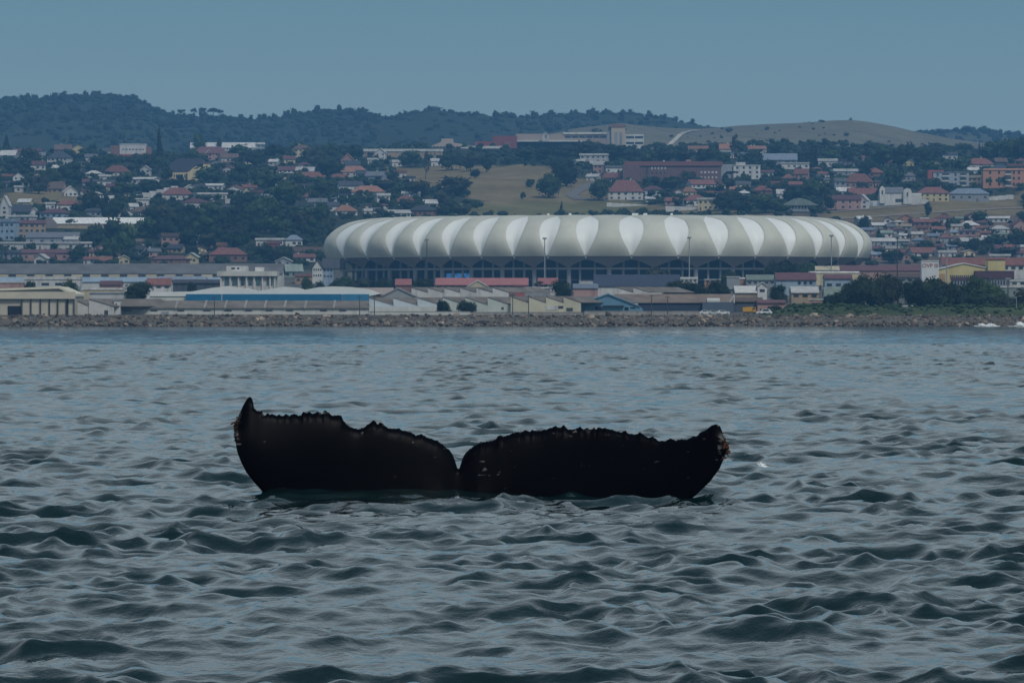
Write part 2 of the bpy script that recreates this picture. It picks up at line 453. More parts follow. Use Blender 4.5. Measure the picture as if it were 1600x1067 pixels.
# ------------------------------------------------------------------ the whale's tail
def whale_material():
    m = bpy.data.materials.new('wet_black_skin'); m.use_nodes = True
    nt = m.node_tree; nd = nt.nodes; lk = nt.links; p = nd['Principled BSDF']
    p.inputs['Roughness'].default_value = .42; p.inputs['Specular IOR Level'].default_value = .04
    tc = nd.new('ShaderNodeTexCoord')
    n = nd.new('ShaderNodeTexNoise'); n.inputs['Scale'].default_value = 3; n.inputs['Detail'].default_value = 8
    lk.new(tc.outputs['Object'], n.inputs['Vector'])
    # pale scratches and barnacle scars, mostly towards the tips
    mp = nd.new('ShaderNodeMapping'); mp.inputs['Scale'].default_value = (7, 7, 16)
    lk.new(tc.outputs['Object'], mp.inputs['Vector'])
    s = nd.new('ShaderNodeTexNoise'); s.inputs['Scale'].default_value = 1.6; s.inputs['Detail'].default_value = 4
    lk.new(mp.outputs[0], s.inputs['Vector'])
    at = nd.new('ShaderNodeAttribute'); at.attribute_name = 'scar'
    ad = nd.new('ShaderNodeMath'); ad.operation = 'ADD'; lk.new(at.outputs['Fac'], ad.inputs[0]); lk.new(s.outputs[0], ad.inputs[1])
    mr = nd.new('ShaderNodeMapRange'); mr.inputs[1].default_value = .80; mr.inputs[2].default_value = .86; mr.inputs[4].default_value = .8
    lk.new(ad.outputs[0], mr.inputs[0])
    mx = nd.new('ShaderNodeMix'); mx.data_type = 'RGBA'
    mx.inputs[6].default_value = (.0010, .0015, .0035, 1); mx.inputs[7].default_value = (.10, .10, .10, 1)
    lk.new(mr.outputs[0], mx.inputs[0]); lk.new(mx.outputs[2], p.inputs['Base Color'])
    b = nd.new('ShaderNodeBump'); b.inputs['Strength'].default_value = .3; b.inputs['Distance'].default_value = .02
    lk.new(n.outputs[0], b.inputs['Height']); lk.new(b.outputs[0], p.inputs['Normal'])
    return m
TOP = [(367.5, 668), (369, 660), (371, 655), (375, 647), (378, 640), (381, 633), (385, 626), (389, 620.5), (392, 619.5), (395, 622), (396.4, 627), (398, 637), (403, 641.5), (407, 643), (410, 641),
       (414, 649.5), (419, 645), (423, 647), (427, 645.5), (432, 649.5), (437.5, 647.5), (442, 649.5), (447.6, 646.5), (453, 649), (461, 645.5), (467, 649.5), (471, 647.5), (475, 642.5),
       (479, 646), (483, 642.5), (490, 646), (497.5, 643), (504, 646), (508, 640.5), (512, 643), (518.5, 648.5), (525, 649), (530, 647.5), (534, 650), (537, 658), (543, 664), (553, 669), (560.5, 670.2),
       (568, 668), (576, 662), (581.5, 658), (585, 656.5), (590, 662.5), (594.6, 659.5), (598.5, 662.5), (605, 668), (614, 670), (622, 669), (629, 672.5), (639, 674.5), (650, 680), (657.6, 678.5),
       (671, 685), (684, 689), (694, 697), (703.5, 705), (709, 714), (712.7, 726), (715.5, 735), (717, 735), (721.6, 719), (726, 709), (737.4, 699), (752, 690.5), (762, 690.5), (773, 687.5), (780.5, 680.5),
       (788, 682.5), (805, 675.5), (813, 676), (822, 672.5), (827, 675), (832, 671.5), (838, 674.5), (855, 671), (868, 666), (875, 669), (882, 664.5), (885.5, 670.5), (898, 671.5), (906.5, 666.5), (911, 671),
       (918.5, 669), (924, 671.5), (929, 668.5), (931.5, 671), (936, 666.8), (940, 670), (947, 669), (959, 672.5), (970, 675.8), (978, 673), (983, 678), (993, 678.5), (1001, 675.5), (1006, 680), (1015, 684),
       (1020.6, 681.5), (1028, 688.5), (1038, 689), (1043, 687), (1049, 684.8), (1055, 687.5), (1066.6, 686), (1075, 686), (1082, 681), (1087, 681.5), (1094, 675), (1102.5, 671), (1111, 664), (1118, 662), (1124, 665),
       (1128.4, 676), (1131, 688), (1134, 699)]
BOT = [(367.5, 668), (369, 684), (373, 705), (379, 721), (387, 736.5), (398, 751), (415, 770), (450, 800), (520, 835), (600, 860), (660, 885), (690, 940), (712, 990), (724, 990),
       (745, 940), (780, 885), (860, 865), (980, 832), (1040, 806), (1074, 783), (1088, 771), (1108, 751), (1122.7, 730.6), (1130, 713), (1134, 699)]
def make_whale():
    Y0 = 46.4; s = Y0 / F
    px = np.unique(np.round(np.concatenate([[367.5, 1134], np.linspace(368, 1133.6, 640)]), 2))
    ty = np.interp(px, *zip(*TOP)); by = np.interp(px, *zip(*BOT))
    ty = ty + .9 * np.sin(px * .9 + 2 * np.sin(px * .11)) * np.sin(px * .37) * np.clip((px - 395) / 10, 0, 1) * np.clip((1105 - px) / 10, 0, 1)
    NV = 30
    ker = np.exp(-(np.arange(-30, 31) / 12.) ** 2); ker /= ker.sum()
    tys = np.convolve(np.pad(ty, 30, mode='edge'), ker, 'valid'); bys = np.convolve(np.pad(by, 30, mode='edge'), ker, 'valid')
    v = np.linspace(0, 1, NV) ** .85
    span = (px - 716) / 420
    P = []; SCAR = []
    for side in (-1, 1):
        for vi in v:
            y = ty + (by - ty) * vi
            y = y - (ty - tys) * (1 - max(0, 1 - vi * 14) ** 2) * (1 - vi)
            chord = np.maximum(bys - tys, 2) * s
            th = chord * (.055 * math.sqrt(max(vi, 0)) * (1 - vi) ** .5 * 2.1 + .012 * (1 - vi) * vi * 4) + .25 * np.exp(-((px - 718) / 40) ** 2) * max(0, vi - .25) * (1 - vi) ** .5 * 1.6
            th = np.minimum(th, .34)
            x = (px - 800) * s
            z = CAMZ + (HOR - y) * s
            camber = -.30 * span ** 2 + .10 * np.sin(span * 3.1) + .12 * (1 - vi)     # the tips droop a little towards the camera
            rip = .012 * np.sin(px * .021 + vi * 5) * vi * (1 - vi) * 4
            P.append(np.stack([x, Y0 + camber + side * th + rip, z], -1))
            tipk = np.exp(-((px - 372) / 9) ** 2) * .16 + np.exp(-((px - 1127) / 9) ** 2) * .165
            tk = tipk + .10 * np.exp(-((y - 735) / 7) ** 2) * np.exp(-((px - 757) / 28) ** 2) * 2.4 + .10 + .05 * np.exp(-((y - ty) / 18) ** 2)
            SCAR.append(tk if side < 0 else np.full_like(px, .1))
    n = len(px); P = np.array(P); SCAR = np.array(SCAR)
    f1 = gridfaces(NV, n)[:, ::-1]; f2 = gridfaces(NV, n) + NV * n
    i = np.arange(n - 1)
    rim_top = np.stack([i, i + 1, i + 1 + NV * n, i + NV * n], -1)
    b = (NV - 1) * n
    rim_bot = np.stack([b + i + 1, b + i, b + i + NV * n, b + i + 1 + NV * n], -1)
    V = P.reshape(-1, 3); org = np.array([(716 - 800) * s, Y0, 0.])
    me = npmesh('tail_flukes', V - org, np.concatenate([f1, f2, rim_top, rim_bot]), whale_material())
    at = me.attributes.new('scar', 'FLOAT', 'POINT'); at.data.foreach_set('value', SCAR.ravel().astype(np.float32))
    root = link('whale', None, loc=org)
    tag(root, 'black whale tail with ragged notched flukes standing out of the sea', 'whale')
    link('tail_flukes', me, root)
    # growths at the two fluke tips
    gm = mat('barnacle_shell', (.045, .040, .036), .8, .4, 20)
    rmk = mat('kelp_brown', (.06, .020, .012), .6, .4, 30)
    rr = random.Random(3)
    for (cx, cy, dx, dy, nn, lab, red) in ((372, 668, 5, 20, 30, 'crusty brown barnacles on the leading edge of the ragged fluke', .25), (1128, 697, 6, 16, 46, 'reddish brown barnacles and strands at the fluke tip', .8)):
        for m_, part, share, lab_ in ((gm, 'barnacle_cluster', 1 - red, lab), (rmk, 'stalked_growth', red, lab)):
            mb = MB()
            for k in range(max(8, int(nn * share))):
                yy = cy + rr.gauss(0, dy * .55); 
                edge = np.interp(yy, [620, 640, 668, 684, 705, 721], [388, 378, 368, 369, 373, 379]) if cx < 700 else np.interp(yy, [662, 676, 699, 713, 731], [1119, 1128, 1134, 1130, 1122.7])
                xx = edge + rr.uniform(-1, 5) * (1 if cx < 700 else -1)
                sp_ = (xx - 716) / 420
                c = Vector(((xx - 716) * s, -.30 * sp_ ** 2 + .10 * math.sin(sp_ * 3.1) + .06 - rr.uniform(0, .05), CAMZ + (HOR - yy) * s))
                d = Vector(((-1 if cx < 700 else 1) * rr.uniform(-.2, 1), rr.uniform(-1, .2), rr.uniform(-.8, .7))).normalized()
                if m_ is gm: mb.tube(c, c + d * rr.uniform(.006, .016), rr.uniform(.006, .013), .004, 6)
                else:
                    e = c + d * rr.uniform(.01, .03); mb.tube(c, e, .006, .005, 5); mb.tube(e, e + (d + Vector((0, 0, -.5))) * .02, .009, .003, 5)
            tag(link(part, mb.mesh(part, m_), root), lab_, kind='stuff')
    return root
make_whale()

# ------------------------------------------------------------------ rocks along the shore
def rock_mesh(seed):
    rr = random.Random(seed)
    import bmesh
    bm = bmesh.new(); bmesh.ops.create_icosphere(bm, subdivisions=1, radius=.5)
    for v in bm.verts:
        v.co *= rr.uniform(.72, 1.2); v.co.z *= .78; v.co.x *= 1.15
    me = bpy.data.meshes.new('stone'); bm.to_mesh(me); bm.free()
    return me
ROCKM = []
for i, c in enumerate(((.22, .175, .135), (.15, .118, .092), (.30, .245, .19), (.085, .068, .056))):
    ROCKM.append(mat('shore_rock_%s' % 'abcd'[i], c, .9, .5, 1.2, .1, .45, .25))
def make_revetment():
    root = link('rock_revetment', None, loc=(0, 1605, 0))
    tag(root, 'long bank of brown boulders along the waterline below the warehouses', 'sea wall')
    core = MB().prism([(-330, -2), (330, -2), (330, .5), (-330, .5)], -6, 8)
    # core: sloping embankment behind the stones
    core = MB(); core.add([(-330, -6, -2), (330, -6, -2), (330, 6, 3.3), (-330, 6, 3.3), (330, 14, 3.3), (-330, 14, 3.3), (330, 14, -2), (-330, 14, -2)],
                          [(0, 1, 2, 3), (3, 2, 4, 5), (5, 4, 6, 7), (7, 6, 1, 0), (1, 6, 4, 2), (0, 3, 5, 7)])
    link('embankment', core.mesh('embankment', mat('rubble_fill', (.11, .095, .08), .95, .4, .8)), root)
    base = []
    for i in range(8):
        me = rock_mesh(i)
        for m in ROCKM:
            c = me.copy(); c.materials.append(m); base.append(c)
    rr = random.Random(5)
    for k in range(300):
        x = -165 + 330 * (k + rr.random()) / 300
        t = rr.random() ** .8; sz = rr.uniform(1.25, 2.3)
        o = link('stone', base[rr.randrange(len(base))], root, (x, -5.5 + 11.5 * t, -1.2 + 4.4 * t + .35))
        o.scale = (sz * rr.uniform(.9, 1.35), sz, sz * rr.uniform(.7, 1.1)); o.rotation_euler = (rr.uniform(-.6, .6), rr.uniform(-.6, .6), rr.uniform(0, 6.28))
    for m in range(4):
        V = []; Fc = []; cnt = 0
        src = [np.array([v.co for v in rock_mesh(20 + i).vertices]) for i in range(5)]
        fs = np.array([p.vertices[:] for p in rock_mesh(20).polygons])
        nrk = 1300
        for k in range(nrk):
            x = rr.uniform(-325, 325); t = rr.random(); sz = rr.uniform(.5, 1.25)
            a = rr.uniform(0, 6.28); ca, sa = math.cos(a), math.sin(a)
            p = src[rr.randrange(5)] * sz
            q = np.stack([p[:, 0] * ca - p[:, 1] * sa + x, p[:, 0] * sa + p[:, 1] * ca - 5.8 + 12 * t, p[:, 2] - 1.1 + 4.5 * t + rr.uniform(.05, .45)], -1)
            V.append(q); Fc.append(fs + cnt); cnt += len(q)
        tag(link('rubble', npmesh('rubble', np.concatenate(V), np.concatenate(Fc), ROCKM[m], False), root), kind='stuff')
make_revetment()

# ------------------------------------------------------------------ stadium
def make_stadium():
    CX = (931 - 800) / F * 2700; YC = 2700.; A = 143.8; B = 104.; Cc = .114 * B
    GZ = 17.5
    roof_g = mat('roof_membrane_grey', (.53, .53, .45), .6, .12, .07, 0, .05, .3, stain=(.42, .41, .35))
    roof_w = mat('roof_membrane_white', (.75, .77, .74), .5, .06, .08, 0, .03, .3)
    skirt_m = mat('mesh_cladding', (.20, .178, .175), .8, .15, .1, 0, .04, .2)
    conc = mat('stadium_concrete', (.25, .245, .25), .85, .15, .2, 0, .05, .2)
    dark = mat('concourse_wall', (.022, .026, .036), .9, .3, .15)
    seatm = mat('seating_bowl', (.20, .10, .08), .8, .3, .3)
    root = link('stadium', None, loc=(CX, YC, GZ))
    tag(root, 'large oval stadium with scalloped white and grey petal roof on concrete columns', 'stadium')
    tips_px = [535, 572, 614, 657, 703, 752, 802, 854, 912, 982, 1054, 1117, 1174, 1226, 1270, 1309, 1340]
    th = [math.asin((p - 933) / 430.) for p in tips_px]
    back = [math.pi + t for t in th]
    # the two gaps at the ends get one more tip each
    th_all = sorted(th + back)
    th_all = th_all + [(th_all[16] + th_all[17]) / 2, (th_all[33] + th_all[0] + 2 * math.pi) / 2]
    th_all = sorted(t % (2 * math.pi) for t in th_all)
    n = len(th_all)
    def P(t, off):
        x = A * math.sin(t); y = -(B * math.cos(t) + Cc * math.sin(t))
        dx = A * math.cos(t); dy = -(-B * math.sin(t) + Cc * math.cos(t))
        l = math.hypot(dx, dy); nx, ny = dy / l, -dx / l          # outward
        return x - nx * off, y - ny * off
    prof = [(1.5, 34.6), (.9, 36), (.45, 37.8), (.1, 39.8), (0, 41.6), (.3, 43.6), (1.4, 45.8), (3.4, 48), (6, 50), (9, 51.7), (13, 53.2), (18, 54.4), (24, 55.2), (31, 55.8), (38, 56), (44, 55.8), (50, 55.2)]
    def half(z, off):
        zz = [33.2, 37.9, 42.8, 47.7, 51, 53.5, 55]; hh = [0, .085, .20, .275, .28, .25, .2]
        h = np.interp(z, zz, hh)
        if off > 13: h *= max(0, (25 - off) / 12) ** .6
        return h
    for i in range(n):
        t0 = th_all[i]; t1 = th_all[(i + 1) % n]
        if t1 < t0: t1 += 2 * math.pi
        tp = th_all[i - 1]
        if tp > t0: tp -= 2 * math.pi
        dt = t1 - t0; dm = (dt + t0 - tp) / 2
        # bulging grey panel between two petals
        NU = 14; vs = []
        for off, z in prof:
            h = half(z, off)
            for j in range(NU + 1):
                f = h * .97 + (1 - 1.94 * h) * j / NU
                b = math.sin(math.pi * j / NU) ** .6 * (1.6 if z < 54 else 1.3)
                b *= min(1, (z - 34.6) / 6 + .25) if off < 30 else max(.1, (52 - off) / 22)
                x, y = P(t0 + dt * f, off - b * .8)
                vs.append((x, y, z + b * .28 * min(1, off / 14) - GZ))
        fs = [tuple(q) for q in gridfaces(len(prof), NU + 1)]
        mb = MB().add(vs, fs); link('roof_panel', mb.mesh('roof_panel', roof_g, True), root)
        # recessed white petal at the tip
        vs = []; NP = 6
        pp = [(2.9, 33.3)] + prof
        for off, z in pp:
            h = max(half(z, off), .004)
            for j in range(NP + 1):
                f = (j / NP - .5) * 2 * h * 1.06
                x, y = P(t0 + (dt if f > 0 else (t0 - tp)) * f, off + .25 + 1.9 * (1 - abs(j / NP - .5) * 2) * min(1, h * 4.5))
                vs.append((x, y, z - .05 - GZ))
        mb = MB().add(vs, [tuple(q) for q in gridfaces(len(pp), NP + 1)])
        link('roof_petal', mb.mesh('roof_petal', roof_w, True), root)
        # dark mesh skirt hanging in a V under the panel
        NS = 12; vs = []
        for r in range(4):
            for j in range(NS + 1):
                f = j / NS; zb = 33.0 - 4.3 * (1 - abs(2 * f - 1)) ** 1.35
                z = 35.0 + (zb - 35.0) * r / 3
                off = 1.5 + 6.2 * (35.0 - z) / 6
                x, y = P(t0 + dt * f, off); vs.append((x, y, z - GZ))
        link('cladding_skirt', MB().add(vs, [tuple(q) for q in gridfaces(4, NS + 1)]).mesh('cladding_skirt', skirt_m, True), root)
        tm = t0 + dt / 2
        def col(t, off, z1, r, name='column', z0=-1.5):
            x, y = P(t, off); link(name, MB().tube((x, y, z0), (x, y, z1 - GZ), r, r, 8).mesh(name, conc, False), root)
        col(tm, 9.2, 29.3, 1.15)
        for q in (-.17, .17): col(t0 + dt * q, 10.5, 33.5, .62)
        x0, y0 = P(tm - dt * .05, 3.3); x1, y1 = P(tm, 8.0)
        link('strut', MB().tube((x0, y0, 35.2 - GZ), (x1, y1, 29 - GZ), .22, .22, 5).mesh('strut', mat('pale_strut', (.30, .28, .29), .7, .1, 1), False), root)
    NR = 160
    def ring(name, prof_, m, closed=True, smooth=False):
        vs = []
        for k in range(NR):
            t = 2 * math.pi * k / NR
            for off, z in prof_:
                x, y = P(t, off); vs.append((x, y, z - GZ))
        c = len(prof_); fs = []
        for k in range(NR):
            for j in range(c if closed else c - 1):
                a = k * c + j; b = k * c + (j + 1) % c; d = ((k + 1) % NR) * c
                fs.append((a, b, d + (j + 1) % c, d + j))
        link(name, MB().add(vs, fs).mesh(name, m, smooth), root)
    ring('ring_beam', [(8.6, 28.9), (10.4, 28.9), (10.4, 27.9), (8.6, 27.9)], conc)
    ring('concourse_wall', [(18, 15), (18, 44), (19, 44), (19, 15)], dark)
    ring('floor_slab', [(11.6, 23.0), (18.1, 23.0), (18.1, 22.4), (11.6, 22.4)], mat('slab_edge', (.10, .10, .115), .9, .2, .2))
    ring('seating_bowl', [(19, 44), (60, 20), (60, 19), (19, 19)], seatm)
    # lit advertising screen between two columns
    sm = bpy.data.materials.new('lit_screen'); sm.use_nodes = True
    nd = sm.node_tree.nodes; lk = sm.node_tree.links; p = nd['Principled BSDF']
    tc = nd.new('ShaderNodeTexCoord'); nz = nd.new('ShaderNodeTexNoise'); nz.inputs['Scale'].default_value = .35
    lk.new(tc.outputs['Object'], nz.inputs['Vector'])
    cr = nd.new('ShaderNodeValToRGB'); cr.color_ramp.elements[0].position = .35; cr.color_ramp.elements[0].color = (.015, .03, .12, 1)
    cr.color_ramp.elements[1].position = .62; cr.color_ramp.elements[1].color = (.05, .22, .5, 1)
    lk.new(nz.outputs[0], cr.inputs[0]); lk.new(cr.outputs[0], p.inputs['Base Color']); lk.new(cr.outputs[0], p.inputs['Emission Color'])
    p.inputs['Emission Strength'].default_value = .35
    ts = math.asin((704 - 933) / 430.)
    pts = []
    for dtt in (-.062, .062):
        x, y = P(ts + dtt, 11.2); pts.append((x, y))
    (xa, ya), (xb, yb) = pts
    vs = [(xa, ya, 22.2 - GZ), (xb, yb, 22.2 - GZ), (xb, yb, 26.2 - GZ), (xa, ya, 26.2 - GZ)]
    vs += [(x + .3, y + .5, z) for x, y, z in vs]
    tag(link('screen', MB().add(vs, [(0, 1, 2, 3), (7, 6, 5, 4), (0, 4, 5, 1), (1, 5, 6, 2), (2, 6, 7, 3), (3, 7, 4, 0)]).mesh('screen', sm), root), 'glowing blue screen between the columns')
    # small fittings on the roof crest
    for px, w_ in ((993, 3.2), (1013, 2.0), (868, 1.4), (826, 1.2), (1065, 1.2)):
        t = math.asin((px - 933) / 430. * .985); x, y = P(t, 38)
        link('roof_fitting', MB().box(x - w_ / 2, x + w_ / 2, y, y + 2, 38.2, 39.6).mesh('roof_fitting', roof_w), root)
    # paved apron round the stadium
    vs = []
    for k in range(NR):
        t = 2 * math.pi * k / NR
        for off in (-9, 22):
            x, y = P(t, off); vs.append((x, y, 0 if False else .25))
    link('apron', MB().add(vs, [(2 * k, 2 * k + 1, 2 * ((k + 1) % NR) + 1, 2 * ((k + 1) % NR)) for k in range(NR)]).mesh('apron', CONC), root)
make_stadium()
# ------------------------------------------------------------------ buildings
class Bld:
    def __init__(s, name, label, cat, px, Y, group=None):
        s.Y = Y; s.s = Y / F
        s.o = Vector(((px - 800) / F * Y, Y, tz(px, Y)))
        s.root = link(name, None, loc=s.o); tag(s.root, label, cat, group)
        s.px = px; s.name = name
    def xz(s, px, py): return ((px - 800) / F * s.Y - s.o.x, CAMZ + (HOR - py) / F * s.Y - s.o.z)
    def elev(s, part, pts, depth, m, dy=0.0, shear=0.0, parent=None, label=None):
        q = [s.xz(*p) for p in pts]
        a = sum(q[i][0] * q[(i + 1) % len(q)][1] - q[(i + 1) % len(q)][0] * q[i][1] for i in range(len(q)))
        if a < 0: q.reverse()
        o = link(part, MB().prism(q, dy, dy + depth, shear).mesh(part, m), parent or s.root)
        if label: o['label'] = label
        return o
    def rect(s, part, x0, x1, y0, y1, depth, m, dy=0.0, shear=0.0, parent=None, label=None):
        return s.elev(part, [(x0, y1), (x1, y1), (x1, y0), (x0, y0)], depth, m, dy, shear, parent, label)
    def wins(s, x0, x1, n, y0, y1, fill=.55, m=None, dy=-.12, part='window', parent=None):
        st = (x1 - x0) / n
        for i in range(n):
            a = x0 + st * (i + .5 - fill / 2)
            s.rect(part, a, a + st * fill, y0, y1, .3, m or GLASS, dy, 0, parent)
    def slope(s, part, x0, x1, yr, ye, run, m, dy=-.5, th=.3, parent=None, back=True):     # roof rising away from the camera, ridge parallel to the front
        (a, ze), (b, zr) = s.xz(x0, ye), s.xz(x1, yr)
        pts = [(dy, ze), (dy + run, zr)]
        if back: pts.append((dy + 2 * run, ze))
        top = [(y, z + th) for y, z in pts]
        prof = pts + top[::-1]
        n = len(prof)
        vs = [(a, y, z) for y, z in prof] + [(b, y, z) for y, z in prof]
        fs = [tuple(range(n)), tuple(reversed(range(n, 2 * n)))] + [((i + 1) % n, i, i + n, (i + 1) % n + n) for i in range(n)]
        return link(part, MB().add(vs, fs).mesh(part, m), parent or s.root)
    def pentwall(s, part, x0, x1, yr, ye, yb, run, m, dy=0.0):         # walls under a slope() roof, gable ends included
        (a, ze), (b, zr), (_, zb) = s.xz(x0, ye), s.xz(x1, yr), s.xz(x0, yb)
        prof = [(dy, zb), (dy, ze), (dy + run - .5, zr - .15), (dy + 2 * run - 1, ze), (dy + 2 * run - 1, zb)]
        n = 5
        vs = [(a, y, z) for y, z in prof] + [(b, y, z) for y, z in prof]
        fs = [tuple(range(n)), tuple(reversed(range(n, 2 * n)))] + [((i + 1) % n, i, i + n, (i + 1) % n + n) for i in range(n)]
        return link(part, MB().add(vs, fs).mesh(part, m), s.root)
BOXES = []            # screen rectangles already taken: (x0, x1, y0, y1, Y)
LAND = [(295, 268, 'the church'), (249, 230, 'the slim cypress'), (207, 237, 'the white block'), (150, 352, 'the tan warehouse'), (170, 424, 'the long shed'),
        (387, 432, 'the white offices'), (505, 390, "the stadium's left end"), (1360, 385, "the stadium's right end"), (1050, 266, 'the brick block'), (1568, 281, 'the orange flats'),
        (1484, 282, 'the grey flats'), (1405, 306, 'the white villa'), (1250, 318, 'the pavilion'), (963, 214, 'the office tower'), (1166, 270, 'the white flats'),
        (1520, 425, 'the yellow factory'), (790, 300, 'the dry field'), (700, 232, 'the campus hall'), (1465, 330, 'the bank road'), (340, 350, 'the big grove'),
        (1500, 460, 'the shore thicket'), (950, 472, 'the blue gable shed'), (560, 290, 'the orange cottages'), (640, 470, 'the sawtooth sheds')]
def where(px, py):
    bx, by, nm = min(LAND, key=lambda l: (l[0] - px) ** 2 + (2.2 * (l[1] - py)) ** 2)
    dx, dy = px - bx, 2.2 * (py - by)
    if abs(dx) > 2.2 * abs(dy): d = 'left of' if dx < 0 else 'right of'
    elif abs(dy) > 2.2 * abs(dx): d = 'above' if dy < 0 else 'below'
    else: d = ('above ' if dy < 0 else 'below ') + ('left of' if dx < 0 else 'right of')
    return d + ' ' + nm
white, cream, tan, grey, bluegrey, pink = wm('w'), wm('c'), wm('t'), wm('g'), wm('s'), wm('p')
BEIGE = mat('beige_cladding', (.46, .43, .35), .7, .14, .15, 0, .06, .3, stain=(.30, .27, .21))
PALEG = mat('pale_render', (.50, .51, .48), .85, .18, .25, 0, .08, .2, stain=(.33, .33, .30))
BLUE = mat('blue_fascia', (.005, .125, .25), .5, .12, .3, 0, .03, .4)
ROOFBR = mat('old_fibre_cement', (.17, .155, .14), .9, .35, .2, 0, .1, .15, stain=(.10, .085, .075))

# --- beige hangar at the water's edge
b = Bld('hangar', 'beige metal hangar with tall panelled doors at the left end of the shore', 'hangar', 40, 1622)
b.elev('wall', [(-60, 494), (117, 494), (117, 462), (92, 451), (-60, 456)], 34, BEIGE)
b.elev('roof', [(-62, 456.5), (-62, 453), (92, 447.5), (118.5, 459), (118.5, 463), (92, 451)], 36, mat('hangar_roof', (.56, .53, .42), .6, .15, .2), -1)
b.rect('fascia', -62, 118, 456, 467, .6, mat('hangar_fascia', (.50, .46, .37), .7, .12, .2), -1.2)
for i, p in enumerate((34, 48, 63, 77, 90)):
    b.rect('door_panel', p + 1.5, (48, 63, 77, 90, 103)[i] - .2, 468, 492, .25, BEIGE, -.3)
for p in (34, 48, 63, 77, 90, 103.5, 116): b.rect('post', p - .6, p + .9, 466.5, 493, .5, DARKST, -.8)
b.rect('opening', 12, 33, 478, 493, .2, mat('dark_interior', (.012, .014, .02), .9, .1, 1), -.15)
b.rect('side_bay', 104.5, 107, 468, 493, .2, MATS['dark_interior'], -.2)
# --- white lean-to sheds beside it
def lean(px0, px1, yt, yl, yb, Y, wallm, roofm, name, label, depth=26, shear=.8):
    b = Bld(name, label, 'shed', (px0 + px1) / 2, Y)
    b.elev('wall', [(px0, yb), (px1, yb), (px1, yl), (px0, yt)], .5, wallm)
    b.elev('roof', [(px0, yt), (px0, yt - 1), (px1, yl - 1), (px1, yl)], depth, roofm, -.2, shear)
    return b
lean(118, 138, 469, 478, 493, 1632, white, ROOFBR, 'lean_to_shed', 'small white lean-to shed against the beige hangar')
b = lean(139, 178, 467.5, 479, 493, 1632, white, ROOFBR, 'lean_to_shed', 'longer white shed with falling grey roof right of the hangar')
b.rect('door', 163, 169, 485, 493, .2, DARKST, -.1)
b = Bld('block_house', 'narrow white upright block with one small window', 'shed', 183, 1634); b.rect('wall', 178, 188, 469, 493, 6, white); b.rect('window', 180.5, 182.5, 474, 477, .2, GLASS, -.1); b.rect('roof', 177.5, 188.5, 468, 469.2, 6.6, grey, -.3)
# --- long low warehouse on the shore
b = Bld('warehouse', 'long low shore warehouse with grey-brown roof and slot windows', 'warehouse', 380, 1646)
b.pentwall('wall', 188, 576, 471.5, 482, 494.5, 13, PALEG)
b.slope('roof', 187, 577, 471, 482.3, 13, ROOFBR)
b.elev('gable_end', [(188, 483), (227, 483), (196, 472), (188, 471)], .3, tan, -.62)
for p in (194, 235, 277, 318, 351, 383, 415, 447, 500, 530): b.rect('window', p, p + 11, 484.2, 486.4, .3, GLASS, -.12)
b.rect('shutter', 252, 264, 487, 494, .25, grey, -.15)
for p in (230, 273, 318, 350, 381, 412, 443, 475, 520): b.slope('roof_light', p, p + 3, 471, 482.1, 13, CONC, -.7, .45, back=False)
# --- blue-banded white building behind it
b = Bld('retail_hall', 'white hall with a bright blue fascia band and wavy pale roof', 'hall', 430, 1706)
b.rect('wall', 292, 577, 469, 492, 30, white)
b.rect('fascia', 291, 534, 459.6, 470, 1.2, BLUE, -1.4); b.rect('fascia', 535, 577, 459.6, 470.6, 1.2, mat('blue_fascia_end', (.03, .17, .30), .5, .1, .3), -1.3)
b.rect('fascia_join', 346.5, 347.6, 459.4, 470.2, 1.0, PALEG, -1.5)
for p in range(300, 570, 35): b.rect('awning', p, p + 25, 470.6, 472, .8, white, -1.0)
b.elev('roof', [(234, 463), (575, 463), (594, 459), (575, 452), (550, 448.5), (520, 447.6), (497, 449), (475, 453), (462, 449.5), (445, 448), (425, 451), (402, 455), (380, 450), (357, 447), (330, 450), (300, 455.5), (236, 456.5)], 34, mat('pale_sheet_roof', (.58, .60, .58), .5, .1, .1))
b.rect('side_wall', 234, 291, 462, 486, 20, PALEG, .3)
b = Bld('grey_gable_shed', 'dull grey gabled shed right of the blue-banded hall', 'shed', 620, 1720)
b.elev('wall', [(590, 490), (655, 490), (655, 466), (641, 459), (622, 450.5), (606, 458), (590, 466)], 30, mat('grey_sheet', (.24, .26, .265), .6, .15, .2))
b.elev('roof', [(588, 467.5), (588, 465.8), (622, 449.2), (657, 465.5), (657, 467.5), (622, 451)], 31, grey, -.4)
b = Bld('brown_roof_shed', 'shed with a long pinkish brown roof behind the blue band', 'shed', 545, 1760)
b.pentwall('wall', 520, 612, 451, 461, 490, 12, tan); b.slope('roof', 518, 614, 450.5, 461, 12, mat('pinkbrown_roof', (.30, .25, .22), .8, .2, .2))
